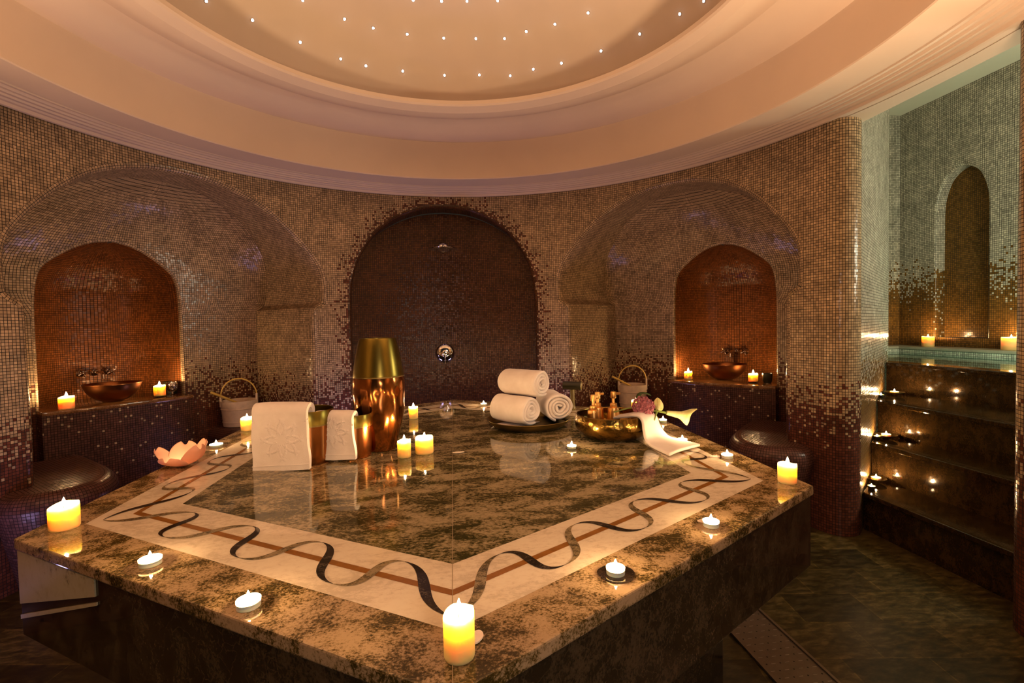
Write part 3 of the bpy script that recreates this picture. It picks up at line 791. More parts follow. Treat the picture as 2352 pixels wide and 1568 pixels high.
for a in [(-.731, -.985, .049, 'white tealight on the left front rim of the slab, nearer the left corner'),
          (-.414, -1.214, .047, 'white tealight on the left front rim of the slab, nearer the front corner'),
          (.364, -1.209, .042, 'white tealight standing on a round dark patch at the right front rim'),
          (.706, -1.005, .043, 'white tealight with a pale petal behind it on the right front rim'),
          (1.123, -.388, .044, 'white tealight with a wax blob beside it near the right edge of the slab'),
          (1.069, -.105, .043, 'white tealight just behind the loose end of the draped hand towel'),
          (1.181, .353, .042, 'white tealight glowing behind the mauve flower head'),
          (.535, -.116, .042, 'white tealight on a dark ring in front of the brass bowl'),
          (.217, 1.175, .042, 'small white tealight at the back of the slab, left of the rolled towels'),
          (-1.154, .274, .058, 'wide white tealight between the flower holder and the large hanging towel')]:
    tealight(a[0], a[1], ZT, a[2], a[3], G2, h=.013 if a[2] > .05 else .016)
# discs, blobs and petals lying by the tealights
def disc(x, y, z, rx, ry, h, mat, name, label, cat, rot=0.0):
    bm = lathe([(1.0, 0), (1.04, .3), (1.0, .9), (.9, 1), (.001, 1.0)], 28, cap0=True)
    for v in bm.verts: v.co = Vector((v.co.x * rx * (1 + .06 * sin(3 * math.atan2(v.co.y, v.co.x))), v.co.y * ry, v.co.z * h))
    o = obj(name, bm, mat); o.location = (x, y, z); o.rotation_euler = (0, 0, rot); return tag(o, label, cat)
disc(.366, -1.209, ZT + .0008, .040, .040, .0012, M['marble_dark'], 'stone_coaster', 'round dark stone disc under a tealight at the right front rim', 'coaster')
disc(.536, -.112, ZT + .0008, .026, .026, .0012, M['marble_dark'], 'stone_coaster', 'small dark disc under the tealight in front of the brass bowl', 'coaster')
disc(1.078, -.372, ZT + .0008, .022, .012, .006, M['petal'], 'flower_petal', 'white petal beside the tealight near the right edge of the slab', 'petal')
disc(.025, -.089, ZT + .0024, .026, .010, .003, M['petal'], 'flower_petal', 'white petal lying on the middle of the slab joint', 'petal', R(6))
disc(.043, -1.388, ZT + .0024, .011, .018, .004, M['petal'], 'flower_petal', 'pale petal behind the front corner candle', 'petal', R(-20))
disc(.190, 1.168, ZT + .0024, .014, .008, .004, M['petal'], 'flower_petal', 'tiny white petal beside the tealight at the back of the slab', 'petal')
disc(.706, -.972, ZT + .0008, .020, .012, .002, M['petal'], 'flower_petal', 'pale petal lying behind a tealight on the right front rim', 'petal')

# lotus shaped candle holder
lotus = thing('lotus_candle_holder', 'pale lotus flower candle holder on the left rim of the slab', 'candle holder', (-1.138, -.053, ZT))
def lotus_petal(ang, ln, wd, lift, curl, name):
    bm = bmesh.new(); nu, nv = 12, 9; g = []
    for i in range(nu + 1):
        u = i / nu; row = []
        for j in range(nv):
            v = -1 + 2 * j / (nv - 1); w = wd * (.30 + .70 * sstep(0, .5, u)) * math.sqrt(max(.02, 1 - max(0, (u - .55) / .46) ** 2))
            r_ = .012 + ln * u; z = .004 + lift * u ** 1.7 + curl * v * v * (u ** 1.2)
            p = Vector((r_ * (1 - .10 * v * v), v * w, z)); row.append(bm.verts.new(Matrix.Rotation(ang, 4, 'Z') @ p))
        g.append(row)
    for i in range(nu):
        for j in range(nv - 1): bm.faces.new((g[i][j], g[i + 1][j], g[i + 1][j + 1], g[i][j + 1]))
    o = obj(name, bm, M['porcelain'], lotus)
    md = o.modifiers.new('s', 'SOLIDIFY'); md.thickness = .0035; md = o.modifiers.new('v', 'SUBSURF'); md.levels = md.render_levels = 1
for k, (a, l, w, li, cu) in enumerate([(-100, .082, .062, .034, .018), (-28, .098, .052, .074, .022), (42, .082, .056, .078, .020), (110, .082, .058, .066, .020), (178, .100, .044, .058, .020)]):
    lotus_petal(R(a), l, w, li, cu, 'petal')
obj('wax', lathe([(.030, .004), (.033, .012), (.028, .020), (.001, .021)], 24, cap0=True), M['wax_tea'], lotus)
flame(lotus, .022, TLM, 0, 0, .55)

# ------------------------------------------------------------------ urn, copper buckets and hanging towels
urn = thing('copper_urn', 'tall hammered copper urn with brass neck standing on the slab', 'urn', (-.335, .062, ZT))
hb = [(.066, 0), (.070, .004), (.074, .02), (.088, .07), (.103, .13), (.113, .19), (.1185, .25), (.1195, .285), (.1175, .32), (.114, .343)]
def seam(p, a):
    k = 1 + .012 * noise.noise((cos(a) * 3, sin(a) * 3, p.z * 14)); return Vector((p.x * k, p.y * k, p.z))
def refine(prof, n=4):
    return [tuple(p) for p in smooth_poly([Vector(p) for p in prof], n)]
obj('body', lathe(refine(hb, 5), 64, cap0=True, wob=seam), M['hammered_copper'], urn)
obj('neck', lathe(refine([(.1145, .340), (.1155, .345), (.112, .37), (.104, .42), (.093, .475), (.084, .512), (.0815, .517), (.078, .513), (.086, .47), (.098, .42)], 4), 64), M['brass'], urn)
obj('seam_band', lathe([(.1142, .338), (.1168, .340), (.1168, .344), (.1142, .346)], 64), M['brass_dark'], urn)

def copper_bucket(x, y, r, h, label):
    t = thing('copper_bucket', label, 'bucket', (x, y, ZT))
    obj('body', lathe(refine([(r * .90, 0), (r * .93, .004), (r * .97, h * .3), (r, h * .72)], 4), 48, cap0=True), M['copper'], t)
    obj('collar', lathe([(r, h * .72), (r * 1.012, h * .725), (r * 1.015, h * .99), (r * 1.0, h), (r * .98, h * .99), (r * .97, h * .3), (.001, h * .28)], 48), M['brass'], t)
    obj('seam_band', lathe([(r * 1.0, h * .712), (r * 1.022, h * .715), (r * 1.022, h * .735), (r * 1.0, h * .74)], 48), M['brass_dark'], t)
    return t
copper_bucket(-.615, -.085, .105, .225, 'larger copper bucket with a brass collar behind the large white towel')
copper_bucket(-.432, -.045, .076, .190, 'smaller copper bucket holding up the smaller white towel')
def rosette(x, y, s):
    """interlaced eight-point rosette relief"""
    r = math.hypot(x, y) / s; a = math.atan2(y, x)
    if r > 1.05: return 0
    l1 = abs(sin(4 * (a + r * .9))); l2 = abs(sin(4 * (a - r * .9)))
    b = max(0, 1 - min(l1, l2) / .28) * sstep(.18, .3, r) * (1 - sstep(.9, 1.05, r))
    return b
def hanging_towel(name, x, y, rotz, w, top, drop, back, bend, label, sc, sx=.0, zc=0.0, th=.020, hz=0.0):
    """folded towel over a rim: front panel, rounded top, short tail behind; local -y is the front"""
    bm = bmesh.new(); nu = 96; path = []
    NF = 91
    for i in range(NF): path.append((-.5 * bend, top - bend * .5 - (drop - bend * .5) * (1 - i / (NF - 1))))
    for i in range(1, 13):
        a = PI - PI * i / 12; path.append((bend * .5 * cos(a), top - bend * .5 + bend * .5 * sin(a)))
    for i in range(1, 9): path.append((.5 * bend, top - bend * .5 - back * i / 8))
    g = []
    for k, (d, z) in enumerate(path):
        row = []
        for i in range(nu + 1):
            u = -1 + 2 * i / nu
            flare = 1 + .05 * sstep(top, top - drop, z) if k < NF else 1
            wob = .004 * noise.noise((u * 1.6, z * 9, 3.1 + x)) + (.006 * sin(u * 2.4 + x * 9) * sstep(top - .06, top - drop, z) if k < NF else 0)
            zz = z + (-.004 * (u ** 4)) * (1 if z > top - bend else 0) - (hz * u if k < NF else 0) * sstep(top, top - drop, z)
            em = 0
            if k < NF: em = .0034 * rosette(u * w / 2 - sx, z - zc, sc)
            row.append(bm.verts.new((u * w / 2 * flare + .006 * noise.noise((z * 11, u, x)) , d - wob - em, zz)))
        g.append(row)
    for k in range(len(path) - 1):
        for i in range(nu): bm.faces.new((g[k][i], g[k][i + 1], g[k + 1][i + 1], g[k + 1][i]))
    o = obj(name, bm, M['towel']); md = o.modifiers.new('s', 'SOLIDIFY'); md.thickness = th; md.offset = 0
    md = o.modifiers.new('b', 'BEVEL'); md.width = .006; md.segments = 3; md.limit_method = 'ANGLE'; md.angle_limit = R(50)
    o.location = (x, y, ZT); o.rotation_euler = (0, 0, rotz)
    hem = bmesh.new(); z0 = top - drop + .022
    for dz in (0, .004):
        pass
    pts = [Vector((u / 20 * w / 2 * 1.045, -.5 * bend - th * .5 - .001 - .006 * sin(u / 20 * 2.4 + x * 9) * .9 - .004 * noise.noise((u / 20 * 1.6, z0 * 9, 3.1 + x)), z0 - hz * u / 20)) for u in range(-20, 21)]
    obj('hem_line', tube(pts, .0016, 6), M['towel'], o)
    return tag(o, label, 'towel')
hanging_towel('hand_towel', -.680, -.180, R(-9), .225, .262, .262, .09, .062, 'large white towel with embossed rosette hanging over the bigger copper bucket', .085, .01, .125, hz=-.006)
hanging_towel('hand_towel', -.493, -.105, R(-11), .172, .208, .196, .07, .050, 'small white towel with embossed rosette hanging over the smaller copper bucket', .070, .0, .130)

# ------------------------------------------------------------------ rolled towels on the brass tray
tray = thing('brass_tray', 'round shallow aged brass tray under the rolled towels', 'tray', (.423, .430, ZT))
obj('dish', lathe(refine([(.150, 0), (.19, .004), (.218, .020), (.230, .040), (.234, .043), (.230, .044), (.215, .025), (.188, .012), (.001, .010)], 3), 56, cap0=True), M['brass_dark'], tray)
napkin = bmesh.new(); box(napkin, -.11, .11, -.07, .07, 0, .004, .0015); nk = obj('tray_liner', napkin, M['towel']); nk.location = (.36, .44, ZT + .0125); nk.rotation_euler = (0, 0, R(35)); tag(nk, 'thin pale cloth under the left rolled towel on the tray', 'cloth')
def rolled_towel(name, end, direction, length, rad, label, turns=3.4, spin=0.0, sq=1.0):
    d = Vector(direction).normalized(); up = Vector((0, 0, 1)); x = d.cross(up).normalized(); y = x.cross(d).normalized()
    bm = bmesh.new(); n = 150; th = rad / (turns + .55); nl = 14; half = th * .46; rows = []
    for j in range(nl + 1):
        t = j / nl; row = []
        e = (1 - (2 * t - 1) ** 8) * .0 + 1
        for i in range(n + 1):
            a = 2 * PI * turns * i / n + spin; rc = th * .55 + (rad - th * .5 - th * .55) * (i / n)
            rc += .0035 * noise.noise((i * .11, t * 2.2, spin)) + .0022 * sin(a * 3 + spin)
            bulge = (.010 * (1 - i / n) - .004) * (1 if t > .5 else -1) * abs(2 * t - 1) ** 6
            row.append((a, rc, t * length - bulge * 0 + (.007 * noise.noise((i * .07, spin, 5)) if j in (0, nl) else 0)))
        rows.append(row)
    def pt(a, r_, l): return Vector(end) + d * l + (x * cos(a) * r_ + y * sin(a) * r_ * sq)
    outer = [[bm.verts.new(pt(a, r_ + half * (.72 if j in (0, nl) else 1), l)) for a, r_, l in row] for j, row in enumerate(rows)]
    inner = [[bm.verts.new(pt(a, r_ - half * (.72 if j in (0, nl) else 1), l)) for a, r_, l in row] for j, row in enumerate(rows)]
    e0 = [bm.verts.new(pt(a, r_, l - .008)) for a, r_, l in rows[0]]; e1 = [bm.verts.new(pt(a, r_, l + .008)) for a, r_, l in rows[-1]]
    for i in range(n):
        for j in range(nl):
            bm.faces.new((outer[j][i], outer[j + 1][i], outer[j + 1][i + 1], outer[j][i + 1])); bm.faces.new((inner[j][i], inner[j][i + 1], inner[j + 1][i + 1], inner[j + 1][i]))
        bm.faces.new((e0[i], outer[0][i], outer[0][i + 1], e0[i + 1])); bm.faces.new((inner[0][i], e0[i], e0[i + 1], inner[0][i + 1]))
        bm.faces.new((outer[-1][i], e1[i], e1[i + 1], outer[-1][i + 1])); bm.faces.new((e1[i], inner[-1][i], inner[-1][i + 1], e1[i + 1]))
    for i in (0, n):
        for j in range(nl): bm.faces.new((outer[j][i], inner[j][i], inner[j + 1][i], outer[j + 1][i]) if i else (inner[j][i], outer[j][i], outer[j + 1][i], inner[j + 1][i]))
    bmesh.ops.recalc_face_normals(bm, faces=list(bm.faces))
    o = obj(name, bm, M['towel'], smooth=False); o.data.polygons.foreach_set('use_smooth', [True] * len(o.data.polygons))
    return tag(o, label, 'towel', 'rolled towels on the tray')
TR = .088
def roll_spin(turns, deg): return R(deg) - 2 * PI * turns
rolled_towel('rolled_towel', (.425, .325, ZT + .018 + TR * .94), (-.62, .78, 0), .25, TR, 'white rolled towel lying lowest at the left of the stack on the tray', 3.4, spin=roll_spin(3.4, -70), sq=.94)
rolled_towel('rolled_towel', (.592, .375, ZT + .020 + TR * .94), (-.05, 1.0, 0), .25, TR, 'white rolled towel at the right of the stack, spiral end facing the front', 3.6, spin=roll_spin(3.6, -110), sq=.94)
rolled_towel('rolled_towel', (.492, .365, ZT + .161 + TR * .94), (-.66, .75, 0), .26, TR * .96, 'white rolled towel lying on top of the other two', 3.2, spin=roll_spin(3.2, -60), sq=.96)

# ------------------------------------------------------------------ brass bowl, pump bottles, draped towel and flowers
BX, BY = .790, .075
bowl = thing('brass_bowl', 'wide hammered brass bowl holding three pump bottles', 'bowl', (BX, BY, ZT))
obj('outside', lathe(refine([(.10, 0), (.122, .003), (.152, .018), (.175, .042), (.184, .068), (.184, .092), (.178, .116)], 4), 64, cap0=True), M['hammered_brass'], bowl)
obj('inside', lathe(refine([(.178, .116), (.174, .118), (.170, .114), (.172, .08), (.150, .035), (.10, .014), (.001, .012)], 4), 64), M['hammered_brass'], bowl)
def pump_bottle(x, y, z, h, r, label, rz=0.0, taper=.82):
    t = thing('pump_bottle', label, 'bottle', (x, y, z), rz, 'gold pump bottles in the brass bowl')
    hb_ = h * .60
    obj('body', lathe([(r * .97, 0), (r, .003), (r * (1 + taper) / 2, hb_ * .6), (r * taper, hb_ - .006), (r * taper * .96, hb_), (r * .40, hb_ + .005)], 36, cap0=True), M['gold'], t)
    obj('collar', lathe([(.017, hb_ + .002), (.018, hb_ + .004), (.017, hb_ + .020), (.014, hb_ + .022), (.009, hb_ + .024)], 24), M['gold'], t)
    obj('stem', lathe([(.0075, hb_ + .02), (.0075, h - .030)], 16), M['gold'], t)
    hd = lathe([(.0125, h - .034), (.0140, h - .031), (.0130, h - .002), (.011, h), (.001, h)], 24, cap0=True); box(hd, .004, .038, -.0055, .0055, h - .018, h - .006, .002)
    obj('pump_head', hd, M['gold'], t); return t
pump_bottle(BX - .092, BY + .012, ZT + .020, .192, .0345, 'shortest looking gold pump bottle, at the left in the brass bowl', R(40))
pump_bottle(BX - .052, BY + .070, ZT + .020, .196, .0345, 'gold pump bottle standing in the middle behind the left one in the bowl', R(20))
pump_bottle(BX + .020, BY + .036, ZT + .020, .200, .0345, 'gold pump bottle at the right in the brass bowl, nearest the flowers', R(10))
def strip_cloth(name, L_, Rr, th, label):
    a = smooth_poly(L_, 8); b = smooth_poly(Rr, 8); bm = bmesh.new(); nv = 16; g = []
    for k, (p, q) in enumerate(zip(a, b)):
        row = []
        for i in range(nv + 1):
            t = i / nv; c = p.lerp(q, t); c.z += .006 * sin(t * PI) + .003 * noise.noise((t * 3, k * .12, 1)); row.append(bm.verts.new(c))
        g.append(row)
    for k in range(len(a) - 1):
        for i in range(nv): bm.faces.new((g[k][i], g[k][i + 1], g[k + 1][i + 1], g[k + 1][i]))
    bmesh.ops.recalc_face_normals(bm, faces=list(bm.faces))
    o = obj(name, bm, M['towel']); md = o.modifiers.new('s', 'SOLIDIFY'); md.thickness = th; md.offset = 0
    md = o.modifiers.new('b', 'BEVEL'); md.width = th * .35; md.segments = 2; md.limit_method = 'ANGLE'; md.angle_limit = R(50)
    return tag(o, label, 'towel')
ZR = ZT + .118
LE = [(BX + .00, BY + .03, ZT + .085), (BX + .04, BY - .08, ZR - .008), (BX + .068, BY - .150, ZR + .008), (BX + .082, BY - .182, ZR - .012), (BX + .083, BY - .196, ZT + .065), (BX + .082, BY - .225, ZT + .026), (BX + .09, BY - .285, ZT + .012), (BX + .105, BY - .415, ZT + .009)]
RI = [(BX + .09, BY + .08, ZT + .085), (BX + .13, BY - .00, ZR - .008), (BX + .165, BY - .055, ZR + .009), (BX + .192, BY - .080, ZR - .008), (BX + .206, BY - .09, ZT + .068), (BX + .224, BY - .108, ZT + .030), (BX + .25, BY - .155, ZT + .012), (BX + .312, BY - .285, ZT + .009)]
strip_cloth('draped_towel', LE, RI, .013, 'white hand towel draped from the brass bowl onto the slab')
# mauve hydrangea head
fl_c = Vector((BX + .128, BY - .085, ZR + .040))
hyd = thing('hydrangea', 'mauve hydrangea flower head resting on the draped towel', 'flower', fl_c)
def floret(c, nrm, s, bm):
    n_ = nrm.normalized(); x = n_.cross(Vector((.3, .2, .9))).normalized(); y = n_.cross(x); ph = rnd.random() * PI
    for k in range(4):
        a = ph + k * PI / 2; dx = x * cos(a) + y * sin(a); dy = n_.cross(dx); vs = []
        for u, w, hz in ((.08, .02, 0), (.5, .40, .10), (.9, .34, .26), (1.05, 0, .22)):
            vs.append((c + dx * s * u + dy * s * w + n_ * s * hz, c + dx * s * u - dy * s * w + n_ * s * hz))
        v0 = bm.verts.new(vs[0][0]); l1 = bm.verts.new(vs[1][0]); r1 = bm.verts.new(vs[1][1]); l2 = bm.verts.new(vs[2][0]); r2 = bm.verts.new(vs[2][1]); tp = bm.verts.new(vs[3][0])
        mid = bm.verts.new(c + dx * s * .6 - n_ * s * .02)
        for f in ((v0, l1, mid), (v0, mid, r1), (l1, l2, mid), (mid, r2, r1), (l2, tp, mid), (mid, tp, r2)): bm.faces.new(f)
core = bmesh.new(); bmesh.ops.create_icosphere(core, subdivisions=2, radius=.032); obj('core', core, M['hydrangea'], hyd)
for k in range(46):
    z = 1 - 2 * (k + .5) / 46; rr_ = math.sqrt(1 - z * z); a = k * 2.39996
    d_ = Vector((rr_ * cos(a), rr_ * sin(a), z * .92)); bm = bmesh.new(); floret(Vector((0, 0, 0)), d_, .0185 * (.85 + .3 * rnd.random()), bm)
    o = obj('floret', bm, M['hydrangea'], hyd, smooth=False); o.location = d_ * .046 * (.92 + .16 * rnd.random())
def leaf(name, pts, wid, parent, mat):
    bm = bmesh.new(); P = smooth_poly(pts, 5); n = len(P); rows = []
    for i, p in enumerate(P):
        t = i / (n - 1); dr = (P[min(i + 1, n - 1)] - P[max(i - 1, 0)]).normalized(); sd = dr.cross(Vector((0, 0, 1))).normalized(); w = wid * sin(PI * min(1, .08 + t * .92)) ** .8
        rows.append([bm.verts.new(p - sd * w + Vector((0, 0, w * .3))), bm.verts.new(p), bm.verts.new(p + sd * w + Vector((0, 0, w * .3)))])
    for a, b in zip(rows, rows[1:]):
        for i in range(2): bm.faces.new((a[i], a[i + 1], b[i + 1], b[i]))
    o = obj(name, bm, mat, parent); md = o.modifiers.new('s', 'SOLIDIFY'); md.thickness = .0012; return o
leaf('leaf', [Vector((-.02, .03, .03)), Vector((0, .035, .055)), Vector((.03, .03, .056)), Vector((.05, .02, .048))], .020, hyd, M['leaf'])
obj('stem', tube([(-.02, .01, .0), (-.07, .035, -.012), (-.13, .05, -.030)], .003, 8), M['stem'], hyd)
def calla(loc, rot, s, label):
    t = thing('calla_lily', label, 'flower', loc); t.rotation_euler = rot
    bm = bmesh.new(); nu, na = 14, 24; g = []
    for i in range(nu + 1):
        u = i / nu; row = []
        for j in range(na + 1):
            a = 2 * PI * j / na; fl_ = (.13 + .17 * u + .16 * sstep(.5, 1, u)); tip = .30 * (max(0, cos(a)) ** 3) * sstep(.5, 1, u)
            ov = 1 + .10 * (j / na)
            row.append(bm.verts.new(Vector((s * (u + tip), s * fl_ * .62 * sin(a) * ov, s * fl_ * .62 * cos(a) * ov + s * .12 * sstep(.6, 1, u) * (cos(a))))))
        g.append(row)
    for i in range(nu):
        for j in range(na): bm.faces.new((g[i][j], g[i][j + 1], g[i + 1][j + 1], g[i + 1][j]))
    o = obj('spathe', bm, M['calla'], t); md = o.modifiers.new('s', 'SOLIDIFY'); md.thickness = .0012
    obj('spadix', tube([(s * .1, 0, 0), (s * .5, 0, 0), (s * .8, 0, .002)], [.004, .0045, .002], 8), M['ladle'], t)
    obj('stem', tube([(s * .06, 0, 0), (-s * .5, .004, -.002), (-s * 1.1, .012, -.012)], [.006, .004, .0035], 8), M['stem'], t)
    return t
calla((BX + .21, BY - .060, ZT + .130), (R(-15), R(-12), R(62)), .075, 'pale calla lily bending up behind the mauve flower head')
calla((BX + .245, BY - .085, ZT + .124), (R(10), R(10), R(-14)), .105, 'pale calla lily stretched out to the right of the mauve flower head')

# dark mallet shape behind the towels
ml = thing('massage_mallet', 'dark mallet-shaped object standing behind the rolled towels', 'mallet', (.785, .86, ZT))
obj('handle', lathe(refine([(.020, 0), (.021, .01), (.016, .03), (.015, .10), (.017, .135)], 3), 20, cap0=True), M['dark_wood'], ml)
hd = lathe(refine([(.001, -.062), (.024, -.060), (.027, -.050), (.027, .050), (.024, .060), (.001, .062)], 3), 28, axis=Matrix.Translation((0, 0, .160)) @ Matrix.Rotation(R(-30), 4, 'Z') @ Matrix.Rotation(R(90), 4, 'Y'))
obj('head', hd, M['dark'], ml)
obj('head_face', lathe([(.001, .0625), (.022, .0625), (.024, .061)], 28, axis=Matrix.Translation((0, 0, .160)) @ Matrix.Rotation(R(-30), 4, 'Z') @ Matrix.Rotation(R(90), 4, 'Y')), M['dark_wood'], ml)

# ------------------------------------------------------------------ wooden pails with ladles
def pail(P3, w, d, z, r, h, face, label, lab2):
    c = P3(w, d, z); t = thing('wooden_pail', label, 'pail', c, face)
    sv = lathe([(r * .86, 0), (r * .88, .002), (r, h), (r * .955, h), (r * .84, .02), (.001, .018)], 40, cap0=True)
    obj('staves', sv, M['pail'], t)
    for zz in (.16, .68): obj('hoop', lathe([(r * (.86 + .14 * zz) + .001, h * zz - .006), (r * (.86 + .14 * zz) + .005, h * zz - .004), (r * (.87 + .14 * zz) + .005, h * zz + .005), (r * (.87 + .14 * zz), h * zz + .007)], 40), M['pail'], t)
    for sx in (-1, 1):
        bm = bmesh.new(); box(bm, sx * r * .965 - .008, sx * r * .965 + .008, -.022, .022, h * .75, h + .055, .005); obj('ear', bm, M['pail'], t)
    obj('handle', tube([(r * .97 * cos(a), .0, h + .038 + r * 1.05 * sin(a)) for a in [PI * i / 20 for i in range(21)]], .006, 8), M['ladle'], t)
    l = thing('wooden_ladle', lab2, 'ladle', c, face); hx = -1
    obj('handle', tube([(r * .35, -.02, h * .62), (-r * .2, -.02, h * .95), (-r * 1.45, -.02, h * 1.38)], [.009, .010, .012], 10), M['ladle'], l)
    obj('scoop', lathe([(.03, -.03), (.036, -.028), (.038, .02), (.035, .02), (.03, -.025), (.001, -.026)], 24, cap0=True, axis=Matrix.Translation((r * .30, -.01, h * .50))), M['ladle'], l)
PA = pail(PL, .62, 3.03, .553, .150, .225, R(12), 'whitewashed wooden pail with arched handle on the bench in the left alcove', 'bamboo ladle sticking out of the pail in the left alcove')
PB = pail(PR, -.63, 3.03, .553, .145, .225, R(-8), 'whitewashed wooden pail with arched handle on the bench in the right alcove', 'bamboo ladle sticking out of the pail in the right alcove')

# ------------------------------------------------------------------ basins, taps and small things on the counters
def basin(P3, w, d, z, r, label):
    t = thing('copper_basin', label, 'basin', P3(w, d, z))
    h = r * .74
    obj('bowl', lathe(refine([(r * .30, 0), (r * .36, .002), (r * .62, h * .20), (r * .86, h * .55), (r * .985, h * .95), (r, h), (r * .975, h), (r * .83, h * .55), (r * .58, h * .22), (.001, h * .10)], 4), 56, cap0=True), M['basin_copper'], t); return t
basin(PL, -.225, 3.28, ZLL, .188, 'dark copper vessel basin on the counter of the left alcove')
basin(PR, .165, 3.38, ZLR, .200, 'dark copper vessel basin on the counter of the right alcove')
def faucet(P3, w, d, z, face, label):
    t = thing('wall_tap', label, 'tap', P3(w, d, z), face)
    Rx = Matrix.Rotation(R(90), 4, 'X')
    for sx in (-1, 0, 1):
        ax_ = Matrix.Translation((sx * .095, 0, 0)) @ Rx
        obj('rosette', lathe([(.030, 0), (.031, .006), (.026, .012), (.018, .016), (.014, .05), (.016, .054), (.001, .056)], 24, axis=ax_), M['chrome'], t)
        if sx:
            bm = bmesh.new()
            for k in range(4):
                a = k * PI / 2 + .5; tube([(sx * .095, -.062, 0), (sx * .095 + .034 * cos(a), -.066, .034 * sin(a))], [.006, .0075], 8, bm)
            lathe([(.013, .048), (.014, .07), (.008, .078), (.001, .08)], 16, bm, axis=ax_)
            obj('cross_handle', bm, M['chrome'], t)
    obj('spout', tube([(0, -.04, 0), (0, -.10, .004), (0, -.16, 0), (0, -.185, -.018), (0, -.190, -.05)], [.014, .013, .012, .012, .0125], 14), M['chrome'], t)
faucet(PL, -.205, 3.715, 1.085, -AZL, 'chrome wall tap with two cross handles over the left copper basin')
faucet(PR, .175, 3.715, 1.095, -AZR, 'chrome wall tap with two cross handles over the right copper basin')
c = PL(-.545, 3.13, ZLL); pillar_candle(c.x, c.y, c.z, .092, .088, 'ivory pillar candle at the left end of the left basin counter', fs=1.5)
c = PL(.055, 3.18, ZLL + .012); pillar_candle(c.x, c.y, c.z, .084, .085, 'ivory pillar candle on a low stand at the right of the left copper basin', fs=1.5)
c = PR(-.135, 3.24, ZLR); pillar_candle(c.x, c.y, c.z, .076, .075, 'ivory pillar candle at the left of the right copper basin', fs=1.5)
c = PR(.455, 3.25, ZLR + .012); pillar_candle(c.x, c.y, c.z, .080, .070, 'ivory pillar candle on a low stand at the right of the right copper basin', fs=1.5)
for P3, w, d, z, nm in ((PL, .055, 3.18, ZLL, 'left'), (PR, .455, 3.25, ZLR, 'right')):
    c = P3(w, d, z); o = obj('candle_stand', lathe([(.030, 0), (.032, .002), (.016, .005), (.014, .008), (.046, .010), (.047, .012), (.001, .0122)], 28, cap0=True), M['glass']); o.location = c
    tag(o, 'small dark glass stand under a candle on the %s basin counter' % nm, 'candle stand')
c = PL(.165, 3.22, ZLL); g = thing('metal_goblet', 'faceted silver goblet beside the candle on the left basin counter', 'goblet', c)
obj('foot', lathe([(.030, 0), (.031, .002), (.008, .010), (.007, .024), (.012, .030)], 24, cap0=True), M['chrome'], g)
obj('cup', lathe(refine([(.010, .028), (.028, .036), (.041, .062), (.043, .085), (.037, .108), (.035, .109), (.034, .10), (.038, .07), (.001, .045)], 3), 32), M['faceted'], g)
c = PL(.215, 3.36, ZLL); bm = bmesh.new(); box(bm, -.052, .052, -.045, .045, 0, .105, .004); o = obj('dark_box', bm, M['dark']); o.location = c; o.rotation_euler = (0, 0, -AZL); tag(o, 'dark square box at the right end of the left basin counter', 'box')
c = PR(.575, 3.24, ZLR); cu = thing('dark_cup', 'dark glazed cup at the right end of the right basin counter', 'cup', c)
obj('body', lathe(refine([(.030, .006), (.034, .010), (.042, .05), (.043, .088), (.040, .089), (.038, .05), (.001, .014)], 3), 32), M['dark'], cu)
obj('foot', lathe([(.026, 0), (.028, .001), (.028, .008), (.001, .009)], 28, cap0=True), M['chrome'], cu)

# ------------------------------------------------------------------ shower
az = R(-1.38); rad = Vector((sin(az), cos(az), 0))
sh = thing('rain_shower', 'round chrome rain shower head on a wall arm under the dark arch', 'shower', rad * 2.74 + Vector((0, 0, 2.185)), -az)
obj('wall_rosette', lathe([(.048, 0), (.050, .006), (.040, .012), (.014, .014)], 32, axis=Matrix.Translation((0, 0, .02)) @ Matrix.Rotation(R(90), 4, 'X')), M['chrome'], sh)
obj('arm', tube([(0, -.005, .02), (0, -.24, .02), (0, -.27, .012), (0, -.28, -.02)], .010, 12), M['chrome'], sh)
obj('head_disc', lathe(refine([(.014, .0), (.020, -.010), (.11, -.024), (.132, -.028), (.133, -.034), (.128, -.037), (.001, -.037)], 2), 48, axis=Matrix.Translation((0, -.28, -.005))), M['chrome'], sh)
az = R(-1.5); rad = Vector((sin(az), cos(az), 0))
va = thing('shower_valve', 'round chrome shower valve plate with small lever on the dark mosaic', 'valve', rad * 2.742 + Vector((0, 0, 1.135)), -az)
Rx = Matrix.Rotation(R(90), 4, 'X')
obj('plate', lathe(refine([(.001, .030), (.04, .029), (.075, .022), (.094, .008), (.097, 0)], 3), 48, axis=Rx), M['chrome'], va)
obj('knob', lathe(refine([(.032, .022), (.034, .05), (.030, .062), (.001, .064)], 3), 32, axis=Rx), M['chrome'], va)
obj('lever', tube([(0, -.055, -.01), (0, -.062, -.07), (0, -.060, -.105)], [.008, .006, .007], 10), M['chrome'], va)

